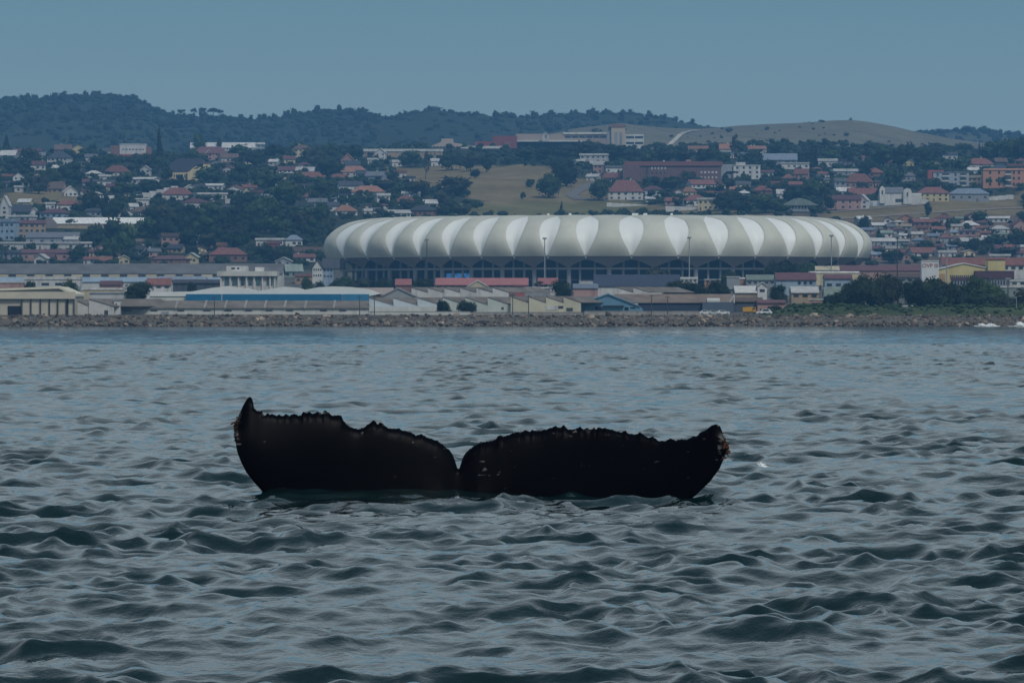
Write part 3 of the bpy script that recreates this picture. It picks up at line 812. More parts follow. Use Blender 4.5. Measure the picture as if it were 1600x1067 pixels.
# --- sawtooth sheds
def saw(name, label, x0, x1, n, yt, yl, yb, Y, wallm, roofm, depth=24, sh=.9, low=None, opens=()):
    b = Bld(name, label, 'shed', (x0 + x1) / 2, Y)
    st = (x1 - x0) / n
    for i in range(n):
        a = x0 + st * i
        b.elev('gable_wall', [(a, yb), (a + st - .15, yb), (a + st - .15, yl), (a, yt)], .5, wallm)
        b.elev('roof_slope', [(a, yt), (a, yt - .8), (a + st, yl - .8), (a + st, yl)], depth, roofm, -.15, sh)
        b.rect('side_glazing', a + .1, a + .6, yt + .5, yl, depth * .98, PALEG, .6, sh)
    if low: b.rect('annex', *low, 4, PALEG, -4.2)
    for o in opens: b.rect('opening', *o, .3, DARKST, -.12)
    return b
saw('sawtooth_shed', 'pale blue-grey sawtooth shed right after the blue band', 577, 690, 3, 465.5, 477, 493, 1650, mat('pale_blue_render', (.40, .45, .48), .8, .15, .3), ROOFBR, low=(577, 712, 480, 493))
saw('sawtooth_shed', 'greenish white sawtooth shed behind the two clipped bushes', 692, 797, 3, 464.5, 476.5, 492, 1642, mat('mint_render', (.47, .52, .48), .8, .15, .3), ROOFBR, opens=((783.5, 787, 480, 483.5),))
b = saw('sawtooth_shed', 'cream sawtooth shed with a roller door beside the blue gable', 798, 908, 4, 463.5, 473, 491, 1640, mat('cream_render', (.50, .48, .36), .8, .12, .3), ROOFBR, opens=((872, 880, 478, 482), (885, 895, 481, 486)))
b.rect('roller_door', 853.5, 872, 477.5, 484.5, .3, white, -.15)
saw('sawtooth_shed', 'row of white sawtooth gables in front of the stadium', 643, 795, 6, 449.5, 457, 480, 1790, white, ROOFBR, 18)
saw('sawtooth_shed', 'pair of white sawtooth gables under the dark roof', 963, 1016, 2, 449, 457, 478, 1800, white, ROOFBR, 18)
for (x0, x1, y0, y1, Y, m, lab) in ((575, 735, 486.5, 494, 1626, PALEG, 'pale low wall above the rocks before the sawtooth sheds'), (736, 912, 487.5, 494, 1627, CONC, 'grey low wall above the rocks before the cream shed'),
                                   (913, 1140, 486, 494, 1626, CONC, 'grey-brown low wall above the rocks before the blue gable')):
    b = Bld('boundary_wall', lab, 'wall', (x0 + x1) / 2, Y); b.rect('panel', x0, x1, y0 + .6, y1, .5, m); b.rect('coping', x0, x1, y0, y0 + .6, .7, CONC, -.1)
# --- blue-grey gable shed and the long brown roof next to it
b = Bld('gable_shed', 'blue-grey gabled shed with dark openings on the shore', 'shed', 952, 1648)
bm_ = mat('blue_sheet', (.10, .21, .30), .6, .15, .3)
b.elev('wall', [(908, 492), (1008, 492), (1003, 481), (998, 479), (950, 460), (907, 475)], 30, bm_)
b.elev('roof', [(906, 475.5), (906, 474), (950, 458.4), (1000, 478), (1000, 479.6), (950, 460.2)], 31, mat('blue_sheet_roof', (.12, .24, .33), .55, .15, .3), -.5)
for o in ((930, 940, 479, 485), (976, 982, 480, 485), (985, 993, 480, 482)): b.rect('opening', *o, .3, MATS['dark_interior'], -.12)
b.rect('canopy', 942, 975, 477, 478.6, 1.2, DARKST, -1.2)
b = Bld('warehouse', 'long brown-roofed warehouse with dark blue wall right of the blue gable', 'warehouse', 1060, 1682)
b.pentwall('wall', 1000, 1145, 461, 474, 492, 14, mat('navy_wall', (.035, .05, .085), .8, .2, .3))
b.slope('roof', 962, 1146, 460.5, 473.5, 14, mat('rust_brown_roof', (.20, .155, .125), .9, .3, .2, stain=(.12, .09, .075)))
b.rect('end_wall', 1097, 1146, 472, 491, 3, mat('slate_blue_wall', (.08, .105, .14), .8, .15, .3), -3.3)
b.slope('roof_light', 1105, 1125, 468, 472, 5, PALEG, -.8, .5, back=False)
b.elev('gable_trim', [(1138, 474), (1146, 460), (1148, 460), (1148, 474), (1146, 474), (1146, 464), (1140, 474)], .3, white, -.8)
b = Bld('red_shed', 'low red-brown shed in front of the right stadium edge', 'shed', 1172, 1700); b.pentwall('wall', 1146, 1192, 467, 472, 488, 8, wm('d')); b.slope('roof', 1145, 1193, 466, 472, 8, rm('b'))
# --- white office block with columns
b = Bld('office_block', 'white office block with tall window bays and rooftop boxes', 'offices', 387, 1900)
b.rect('wall', 344, 430, 430, 476, 18, white, .6)
b.rect('roof_slab', 339, 433, 423.8, 431.5, 20, PALEG, -.8)
b.rect('rooftop_box', 353, 386, 415.5, 424, 8, white, 3); b.rect('rooftop_box', 398, 411, 417.5, 424, 8, white, 3)
b.rect('window', 361, 366.5, 418, 420.5, .3, GLASS, 2.88); b.rect('window', 370, 373, 418, 420.5, .3, GLASS, 2.88)
for i, (a, c) in enumerate(((351, 357), (363, 370), (376, 382), (388, 394), (400, 407), (416.5, 419.5), (423, 426))):
    o = b.rect('window', a, c, 432.5, 446, .3, mat('teal_glass', (.05, .09, .10), .2, .2, .5, 0, .4, .6), .42)
for p in (344, 358.5, 371.5, 384, 396, 409, 421, 428): b.rect('pier', p, p + 2.2, 431, 474, .8, white, -.1)
# --- long grey shed across the left
b = Bld('long_shed', 'very long grey-roofed shed with cream and dark clerestory panels', 'shed', 170, 2300)
b.pentwall('wall', -70, 440, 413, 428, 464, 14, PALEG)
b.slope('roof', -72, 442, 412.5, 428.3, 14, mat('dark_fibre_roof', (.125, .13, .14), .9, .25, .15, stain=(.09, .085, .085)))
p = -62
while p < 340:
    b.rect('clerestory', p, p + 17, 428.8, 433.6, .3, mat('clerestory_cream', (.46, .40, .28), .7, .1, .4), -.3)
    b.rect('louvre', p + 17.3, p + 28.6, 429, 433.6, .25, DARKST, -.3); p += 29
for p in range(-50, 430, 29): b.rect('roof_vent', p, p + 2.2, 421, 424, 1, PALEG, 5.5)
b.slope('lower_roof', -72, 345, 434, 441, 5, bluegrey, -6, .3, back=False)
b.rect('lower_wall', -71, 344, 440, 464, 4, PALEG, -5.5)
# --- low buildings between the long shed and the shore
def block(name, label, x0, x1, yr, ye, yb, Y, rk, wk, ty='s', run=None, cat='building', nw=0, wy=None):
    b = Bld(name, label, cat, (x0 + x1) / 2, Y)
    w_ = wk if not isinstance(wk, str) else wm(wk); r_ = rk if not isinstance(rk, str) else rm(rk)
    run = run or max(4, (x1 - x0) * b.s * .3)
    if ty == 's':
        b.pentwall('wall', x0 + .6, x1 - .6, yr, ye, yb, run, w_); b.slope('roof', x0, x1, yr - .3, ye, run, r_)
    elif ty == 'f':
        b.rect('wall', x0, x1, ye, yb, run * 1.6, w_); b.rect('roof', x0 - .6, x1 + .6, yr, ye, run * 1.6 + .6, r_, -.3)
    elif ty == 'g':
        m_ = (x0 + x1) / 2
        b.elev('wall', [(x0 + .6, yb), (x1 - .6, yb), (x1 - .6, ye), (m_, yr + .4), (x0 + .6, ye)], run * 2, w_)
        b.elev('roof', [(x0, ye + 1), (x0, ye - .3), (m_, yr - .6), (x1, ye - .3), (x1, ye + 1), (m_, yr + .8)], run * 2 + 1, r_, -.5)
    if nw: b.wins(x0 + 1, x1 - 1, nw, *(wy or (ye + 2, ye + 6)))
    return b
block('shed', 'pinkish flat shed peeking over the hangar roof', -30, 36, 440, 442, 470, 1900, 'l', 'p', 'f', cat='shed')
block('shed', 'white low shed under the long grey shed', 38, 125, 432, 437, 470, 2120, 'l', 'w', 'f', cat='shed', nw=4, wy=(442, 446))
block('shed', 'cream low shed beside the round shore tree', 128, 191, 450, 453, 478, 1820, 'l', 'c', 'f', cat='shed')
block('shed', 'white slanted low shed under the cream one', 140, 192, 457, 459, 490, 1760, 's', 'w', 'f', cat='shed')
block('house', 'red-roofed white cottage behind the round shore tree', 228, 268, 436, 446, 470, 1990, 'r', 'w', 's', 5, 'house', 3, (447, 450))
block('house', 'small red-roofed house left of the round shore tree', 155, 190, 440, 446, 470, 2010, 'p', 'p', 's', 5, 'house')
block('shed', 'dark blue low shed left of the white offices', 270, 345, 438, 443, 478, 2010, 'd', 'd', 's', 6, 'shed')
block('shed', 'grey-roofed shed just above the dark blue shed', 245, 322, 433, 438, 466, 2060, 's', 'g', 's', 6, 'shed')
# --- in front of the stadium
b = block('long_hall', 'long red-roofed brown hall in front of the stadium columns', 680, 826, 435.5, 446, 462, 2150, mat('pinkred_roof', (.30, .125, .125), .7, .12, .2), 'b', 's', 8, 'hall', 14, (447, 450))
b.elev('porch', [(731, 462), (762, 462), (762, 448), (746.5, 438.6), (731, 448)], 5, cream, -5); b.elev('porch_roof', [(729.5, 449), (729.5, 447.6), (746.5, 437.4), (763.5, 447.6), (763.5, 449), (746.5, 439)], 6, PALEG, -5.4)
block('house', 'red-roofed house left of the long red hall', 617, 643, 437, 446, 462, 2150, MATS['pinkred_roof'], 'b', 's', 6, 'house')
block('house', 'red-roofed house right of the long red hall', 840, 872, 435.5, 445, 462, 2150, MATS['pinkred_roof'], 'w', 's', 6, 'house', 4, (447, 449))
block('shed', 'dark red block at the end of the sawtooth row', 806, 826, 446, 448, 470, 1990, 'p', 'r', 'f', cat='shed')
block('shed', 'grey flat shed in front of the red-roofed house', 820, 860, 448.5, 451, 476, 1900, 'l', 'g', 'f', cat='shed')
block('hall', 'broad dark slate hall in front of the stadium centre', 928, 1064, 430, 448, 468, 2110, mat('slate_hall_roof', (.045, .055, .085), .7, .15, .2), 'w', 's', 12, 'hall')
block('shed', 'grey-blue long shed left of the dark slate hall', 895, 935, 444.5, 451, 470, 2060, 's', 'p', 's', 6, 'shed')
block('fence_wall', 'short white wall below the stadium centre', 905, 939, 439.5, 440.3, 450, 2300, 'w', 'w', 'f', .6, 'wall')
block('house', 'white flat house beside the tall mast', 1062, 1090, 433, 436, 452, 2250, 'l', 'w', 'f', 5, 'house', 4, (437.5, 440))
block('house', 'orange flat house right of the mast', 1101, 1126, 436, 437.5, 452, 2250, 'l', 'o', 'f', 5, 'house', 3, (438.5, 441))
block('house', 'pale square house under the stadium right half', 1136, 1156, 432, 433, 452, 2200, 'l', 'g', 'f', 6, 'house')
block('house', 'orange low house beside the pale square house', 1156, 1178, 433.5, 436, 452, 2200, 'w', 'o', 'f', 5, 'house')
block('house', 'grey-roofed house under the stadium right half', 1166, 1212, 430.5, 438, 454, 2190, 'n', 'g', 's', 6, 'house', 5, (440, 443))
block('house', 'white-roofed house above the brown warehouse end', 1148, 1183, 448, 458, 468, 1900, 'w', 't', 's', 8, 'house')
block('house', 'white narrow house right of the brown warehouse', 1183, 1199, 441, 447, 472, 1900, 'l', 'w', 'g', 4, 'house', 1, (452, 456))
b = block('hall', 'blue-grey hall with red roof and three round windows', 1212, 1276, 427, 438, 462, 1960, 'p', 's', 's', 8, 'hall')
for q in (1249, 1258, 1267):
    c = b.xz(q, 442); link('round_window', MB().tube((c[0], -.12, c[1]), (c[0], .3, c[1]), .62, .62, 10).mesh('round_window', GLASS), b.root)
block('house', 'blue-grey house with red roof and white gable', 1288, 1332, 430, 436, 462, 1950, 'p', 's', 's', 6, 'house', 3, (443, 447))
block('hall', 'long cream flat hall under the stadium right end', 1266, 1342, 424, 426.5, 446, 2150, 'w', 'c', 'f', 8, 'hall')
block('pavilion', 'small cream hipped pavilion on the cream hall', 1274, 1312, 417, 422.5, 440, 2200, 'c', 'w', 's', 5, 'pavilion')
block('shed', 'long purple-brown shed right of the stadium', 1303, 1442, 415.5, 423.5, 444, 2350, 'p', 'p', 's', 10, 'shed')
block('shed', 'grey shed left of the sign tower', 1392, 1441, 428, 434, 458, 2120, 'b', 'g', 's', 8, 'shed', 4, (436, 439))
block('house', 'tan house with pale roof above the grass bank', 1236, 1280, 449, 458, 476, 1760, 'l', 't', 's', 7, 'house', 3, (460, 464))
block('house', 'grey-green hipped house above the grass bank', 1288, 1320, 450, 464, 476, 1730, 'n', 'w', 's', 6, 'house')
block('garden_wall', 'white garden wall above the grass bank', 1264, 1320, 467.5, 468.4, 482, 1690, 'w', 'p', 'f', .7, 'wall')
block('shed', 'tan shed at the edge of the grass bank', 1183, 1228, 470, 474, 488, 1690, 'p', 'p', 's', 6, 'shed')
block('kiosk', 'small white kiosk between the shore trees', 1411, 1426, 477, 479, 492, 1640, 'l', 'w', 'f', 3, 'kiosk')
block('shed', 'pale green low shed behind the rightmost shore trees', 1562, 1640, 447, 449.5, 470, 1800, 'l', 'n', 'f', 8, 'shed')
block('house', 'white house with dark windows at the right edge', 1578, 1630, 437, 440, 462, 1850, 'l', 'w', 'f', 8, 'house', 4, (441, 444.5))
# --- white sign tower and yellow factory
b = Bld('sign_tower', 'white square tower with red-brown lettering', 'tower', 1453, 2000)
b.rect('wall', 1440, 1467, 408, 478, 7, mat('tower_white', (.56, .57, .58), .8, .1, .3)); b.rect('cap', 1439.5, 1467.5, 407, 408.4, 7.4, PALEG, -.2)
cu = bpy.data.curves.new('lettering', 'FONT'); cu.body = 'OVP III'; cu.size = 2.15; cu.align_x = 'CENTER'; cu.extrude = .04; cu.offset = .03
cu.materials.append(mat('sign_paint', (.24, .09, .07), .8, .2, 1))
lo = bpy.data.objects.new('lettering', cu); COL.objects.link(lo); lo.parent = b.root
bpy.context.view_layer.update(); lm_ = bpy.data.meshes.new_from_object(lo.evaluated_get(bpy.context.evaluated_depsgraph_get())); bpy.data.objects.remove(lo); lo = link('lettering', lm_, b.root)
lx, lz = b.xz(1453.5, 418); lo.location = (lx, -.06, lz); lo.rotation_euler = (R(90), 0, 0)
YEL = mat('yellow_render', (.50, .44, .22), .85, .12, .25, 0, .04, .2, stain=(.38, .30, .13))
b = Bld('factory', 'yellow factory hall with low gable and square tower', 'factory', 1530, 2024)
b.elev('wall', [(1466, 480), (1578, 480), (1578, 426), (1571, 424), (1506, 411.5), (1467, 421)], 30, YEL)
b.elev('roof', [(1465, 421.6), (1465, 420.2), (1506, 410.5), (1580, 425), (1580, 427), (1506, 412)], 31, PALEG, -.4)
b.rect('tower', 1543, 1570, 406, 470, 12, YEL, -1.5); b.rect('tower_cap', 1542.5, 1570.5, 405, 406.3, 12.6, rm('r'), -1.8)
b.rect('annex', 1521, 1582, 423.5, 436, 6, mat('maroon_annex', (.085, .045, .06), .8, .15, .3), -7)
b.rect('annex_wall', 1485, 1640, 436, 470, 5, wm('g'), -6.6)
b.rect('band', 1484, 1521, 433.5, 438, 4, MATS['maroon_annex'], -6.9)
b.wins(1484, 1521, 12, 430, 433.3, .6, None, -.1); b.wins(1484, 1600, 26, 438.5, 445, .55, None, -6.75)
b.rect('door', 1467, 1477, 428, 440, .3, mat('ochre_door', (.36, .24, .12), .8, .2, .4), -.15)
block('terrace_hall', 'red-roofed terrace above the yellow factory', 1472, 1660, 403.5, 415, 440, 2120, 'r', 'w', 's', 10, 'hall', 16, (416, 421))
# --- tan warehouse on the lower slope
Yt = 3180.
b = Bld('tan_warehouse', 'tan warehouse with long white sheet roof on the slope', 'warehouse', 150, Yt)
b.pentwall('wall', 78, 228, 340.5, 350, 375, 14, mat('tan_cladding', (.33, .265, .17), .8, .14, .2, 0, .03, .2, stain=(.24, .18, .12))); b.slope('roof', 80, 229, 340, 350, 14, rm('w'))
b.elev('end_wing', [(66, 375), (90, 375), (90, 350), (80, 341), (72, 341), (66, 350)], 10, mat('grey_tan_cladding', (.21, .18, .16), .8, .15, .2), -.9)
for p in range(100, 228, 21): b.rect('pilaster', p, p + 1.5, 350.5, 374, .3, MATS['tan_cladding'], -.3)
# --- church
Yc = ground_Y(295, 283)
b = Bld('church', 'cream church with curved front gable, square tower and grey roof', 'church', 295, Yc)
cc = mat('church_cream', (.56, .46, .28), .85, .1, .3, 0, .02, .2)
b.rect('aisle_wall', 262, 294, 270, 286, 20, cc, 1.0)
b.wins(266, 291, 6, 272.5, 277.5, .4, None, .85)
b.elev('facade', [(292, 286), (321, 286), (321, 266), (316, 263), (311, 260.5), (306, 260.5), (301, 263.5), (296, 268), (292, 270)], 22, cc)
b.elev('nave_roof', [(261, 271.5), (293, 271.5), (309, 259), (309, 257.5), (322, 256), (315, 248), (275, 249), (266, 257)], 18, rm('d'), 1.6)
b.elev('upper_roof', [(266, 257), (318, 257), (312, 247.6), (276, 248.6)], 12, rm('g'), 4)
o = b.rect('tower', 317.5, 328, 255.5, 284, 5, cc, -1.2); b.rect('louvre', 322, 324, 259, 274, .3, DARKST, -1.35, 0, o); b.rect('tower_roof', 316.5, 329, 254, 255.8, 6, rm('p'), -1.7, 0, o)
b.rect('pier', 291, 293, 271, 285, .6, rm('d'), -.3); b.rect('window', 306, 307.5, 268, 272, .25, GLASS, -.12)
# --- flat-topped white block on the crest
b = Bld('white_block', 'white box-shaped building with red brick base and wings', 'building', 207, ground_Y(207, 249))
b.rect('wall', 187, 228, 226, 241, 14, white); b.rect('roof', 186.5, 228.5, 225, 226.2, 15, PALEG, -.3); b.rect('brick_base', 187.5, 227.5, 241, 250, 13, wm('r'), -.2)
b.wins(190, 226, 7, 233, 234.6, .6, None, -.12); b.rect('brick_wing', 173, 187, 227.5, 246, 10, wm('b'), 1); b.rect('brick_wing', 228, 236, 229, 246, 10, wm('b'), 1)
# --- brick block
b = Bld('brick_block', 'long dark red brick block with rows of small white windows', 'building', 1050, ground_Y(1050, 284))
b.rect('wall', 978, 1127, 259, 286, 14, mat('dark_red_brick', (.155, .095, .095), .9, .15, .4, 0, .03, .15)); b.rect('left_wing', 973, 1000, 258, 284, 12, MATS['dark_red_brick'], -4)
b.rect('roof', 975, 1129, 252.5, 259.3, 17, mat('brick_block_roof', (.20, .085, .085), .8, .12, .3), -1); b.rect('recess', 1009, 1013, 260, 284, .4, DARKST, -.25)
b.wins(1093, 1122, 5, 268, 271, .55, white, -.2); b.wins(1016, 1042, 5, 261, 265, .4, white, -.2); b.wins(1093, 1122, 5, 276, 279, .4, white, -.2); b.wins(1016, 1042, 4, 269, 272, .4, None, -.2)
b.rect('roof_box', 1072, 1080, 249.5, 252.6, 4, pink, 3); b.rect('chimney', 1036, 1039, 250.5, 252.6, 2, white, 3)
# --- flats
def flats(name, label, x0, x1, y0, y1, wk, rk, cols, rows, balc=(), Y=None):
    b = Bld(name, label, 'flats', (x0 + x1) / 2, Y or ground_Y((x0 + x1) / 2, y1))
    b.rect('wall', x0, x1, y0 + 1, y1 + 3, 13, wk if not isinstance(wk, str) else wm(wk)); b.rect('roof', x0 - .6, x1 + .6, y0, y0 + 1.2, 14, rm(rk), -.4)
    h = (y1 - y0 - 2) / rows
    for r in range(rows):
        for c_ in cols: b.rect('window', c_ - 1.6, c_ + 1.6, y0 + 2.6 + r * h, y0 + 2.6 + r * h + h * .5, .3, GLASS, -.12)
        for (a, c_) in balc:
            o = b.rect('balcony', a, c_, y0 + 2.4 + r * h, y0 + 2.4 + r * h + h * .62, .3, DARKST, -.14); b.rect('balustrade', a, c_, y0 + 2.4 + r * h + h * .45, y0 + 2.4 + r * h + h * .72, .3, PALEG, -1.0, 0, o)
    return b
b = flats('apartment_block', 'grey four-storey flats with dark balconies and red end wall', 1458, 1514, 268.5, 293, mat('flats_grey', (.27, .30, .34), .8, .1, .3), 'g', (1465, 1493), 3, ((1472, 1483), (1500, 1510)))
b.rect('end_wall', 1450, 1459, 267, 293, 10, wm('r'), 1); b.rect('parapet', 1452, 1475, 266, 269, 6, wm('r'), 2)
b = flats('apartment_block', 'salmon orange flats with stacked dark balconies at the right edge', 1536, 1640, 265, 294, mat('flats_salmon', (.44, .225, .15), .85, .1, .3), 'o', (1547, 1561, 1584, 1592, 1604), 3, ((1570.5, 1580),))
b.rect('parapet', 1537, 1640, 263.5, 266, 3, mat('flats_salmon_light', (.50, .27, .18), .85, .1, .3), -.6)
b = flats('apartment_block', 'white three-storey flats right of the brick block', 1146, 1188, 258, 281, 'w', 'l', (1152, 1162, 1172, 1183), 3)
b.rect('stair_wing', 1126, 1146, 257, 282, 10, wm('g'), 1.5); b.rect('roof_box', 1150, 1165, 253.5, 258, 4, white, 3)
# --- white villa with two pointed towers, garages beside it
Yv = ground_Y(1405, 321)
b = Bld('villa', 'bright white villa with two pointed stair towers below the flats', 'villa', 1405, Yv)
b.rect('wall', 1374, 1440, 302, 323, 14, white); b.rect('low_wing', 1424, 1450, 312, 323, 10, white, -2)
b.slope('roof', 1382, 1412, 293, 302, 6, rm('g')); b.rect('upper_wall', 1424, 1440, 304, 312, 8, white, -.8)
for a, c_, t_, bt in ((1374, 1382.5, 291, 318), (1411, 1424, 294, 319)):
    m_ = (a + c_) / 2
    o = b.elev('tower', [(a, bt), (c_, bt), (c_, t_ + 6), (c_ - 1.5, t_ + 2), (m_, t_), (a + 1.5, t_ + 2), (a, t_ + 6)], 6, white, -2.2); b.rect('window', m_ - 1, m_ + 1, t_ + 7, t_ + 13, .3, GLASS, -2.35, 0, o)
b.rect('garage_door', 1399, 1411, 311, 316, .3, DARKST, -.15); b.rect('garage_door', 1353, 1364, 316, 323, .3, bluegrey, -1.2); b.rect('garage_door', 1370, 1381, 316, 323, .3, bluegrey, -1.2)
b.rect('garage', 1350, 1398, 314, 325, 8, white, -1)
# --- pavilion with a wide low roof
b = Bld('pavilion', 'wide low pavilion with pale green-grey hipped roof above the stadium', 'pavilion', 1250, ground_Y(1250, 331))
b.rect('wall', 1230, 1272, 320, 333, 12, grey); b.wins(1231, 1271, 8, 322, 327, .5)
b.elev('roof', [(1220, 321.3), (1280, 321.3), (1258, 311), (1248, 309.6), (1240, 311)], 14, rm('n'), -1.2)
# --- campus on the crest
Yk = 4310.
b = Bld('campus_hall', 'pinkish stepped hall with dark window band on the crest', 'hall', 705, Yk)
pb = mat('campus_stone', (.36, .30, .25), .85, .12, .3)
b.elev('wall', [(672, 250), (748, 250), (748, 230), (726, 226), (708, 223), (708, 217), (690, 217), (689, 222), (675, 228)], 30, pb)
b.wins(676, 722, 9, 229, 231.5, .7); b.rect('lower_hall', 655, 695, 240, 252, 14, PALEG, -8); b.rect('side_block', 661, 672, 232, 244, 12, wm('p'), 2)
b = Bld('campus_canopy', 'white sloping canopy roof between the campus buildings', 'canopy', 745, Yk - 30)
b.elev('roof', [(700, 234.5), (700, 236.5), (728, 232.5), (786, 232.5), (786, 228.5), (735, 228.5)], 20, PALEG); b.rect('wall', 708, 735, 234, 252, 12, wm('g'), 2); b.rect('glazed_front', 744, 764, 232.5, 246, 6, GLASS, 3); b.rect('end_block', 765, 786, 232.5, 250, 8, wm('p'), 2)
b = Bld('campus_block', 'maroon flat block beside the white canopy', 'building', 778, Yk + 20)
mr_ = mat('maroon_brick', (.19, .06, .065), .85, .12, .3)
b.rect('lower_block', 742, 808, 221, 232, 16, mr_); b.rect('upper_block', 770, 808, 212.5, 226, 20, mr_, 1); b.rect('stair_shaft', 788, 797, 222, 250, 6, wm('b'), -4)
b = Bld('campus_wing', 'long beige campus wing with a continuous dark window band', 'building', 876, Yk + 40)
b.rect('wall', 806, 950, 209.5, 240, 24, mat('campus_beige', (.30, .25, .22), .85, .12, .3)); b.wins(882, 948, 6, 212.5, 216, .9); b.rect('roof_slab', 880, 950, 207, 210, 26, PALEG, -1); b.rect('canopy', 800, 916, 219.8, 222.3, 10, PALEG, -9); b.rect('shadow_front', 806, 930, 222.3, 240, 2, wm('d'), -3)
b = Bld('gate_lodge', 'tiny white gabled lodge behind the campus wing', 'house', 852, Yk + 30); b.elev('wall', [(847, 222), (858, 222), (858, 211), (852.5, 207), (847, 211)], 8, white, -6); b.rect('window', 851.5, 853.5, 212, 216, .3, GLASS, -6.12); b.elev('roof', [(846, 212), (846, 210.6), (852.5, 206), (859, 210.6), (859, 212), (852.5, 207.6)], 9, grey, -6.4)
b = Bld('office_tower', 'square beige tower with vertical recesses and wing on the crest', 'tower', 963, Yk + 10)
tb = mat('tower_beige', (.42, .36, .29), .85, .1, .3)
b.rect('wall', 955, 977, 199, 245, 12, tb); b.rect('side_shaft', 948, 955, 197, 245, 12, wm('g'), 2); b.rect('recess', 960, 965, 207, 238, .3, wm('g'), -.15); b.rect('recess', 968, 972, 207, 238, .3, wm('g'), -.15)
b.rect('top_cap', 952, 977.5, 195, 199.3, 13, wm('b'), -.4); b.rect('wing', 977, 1006, 210, 245, 12, PALEG, 1)
for y in (213, 222): b.wins(977.5, 1005.5, 2, y, y + 3.6, .9, None, .85)
b.rect('mast', 967, 967.6, 186, 195, .5, DARKST, 3); b.rect('mast', 972, 972.6, 189, 195, .5, DARKST, 3)
# --- stepped white boundary wall on the left hillside
b = Bld('stepped_wall', 'white boundary wall stepping up the hillside in blocks', 'wall', 243, ground_Y(240, 312))
for i in range(6): b.rect('wall_step', 211 + i * 11, 222.4 + i * 11, 304 - i * 2.7, 321 - i * 2.2, .8, white, i * 1.2)
for (x0, y0, x1, y1, h, lab) in ((1500, 316, 1584, 308, 4, 'pale retaining wall under the grey-roofed house by the bank road'), (1040, 328, 1094, 330, 6, 'white boundary wall along the lane above the stadium'), (352, 317, 402, 317, 6, 'pale garden wall across the left hillside'),
                                 (948, 320, 1012, 324, 3.5, 'low pale wall below the big red hipped roof'), (905, 255, 945, 256, 4, 'pale stone wall under the shrubs on the crest')):
    b = Bld('boundary_wall', lab, 'wall', (x0 + x1) / 2, ground_Y((x0 + x1) / 2, (y0 + y1) / 2 + 1)); n_ = 7
    for i in range(n_):
        a = x0 + (x1 - x0) * i / n_; c_ = x0 + (x1 - x0) * (i + 1) / n_; yy = y0 + (y1 - y0) * (i + .5) / n_
        b.rect('wall_panel', a, c_, yy - h, yy + 3, .6, white, .02 * (i % 2))
for o in [o for o in COL.objects if o.parent is None and o.get('category') in ('shed', 'hall', 'house', 'flats', 'building', 'church', 'villa', 'warehouse', 'tower', 'pavilion', 'canopy', 'factory', 'offices', 'wall')]:
    xs = []; zs = []
    for c_ in o.children:
        if c_.type != 'MESH': continue
        for v in c_.data.vertices:
            w_ = o.location + c_.location + v.co
            xs.append(800 + F * w_.x / w_.y); zs.append(HOR - F * (w_.z - CAMZ) / w_.y)
    if xs and o.location.y > 2000: BOXES.append((min(xs), max(xs), min(zs), max(zs), o.location.y))
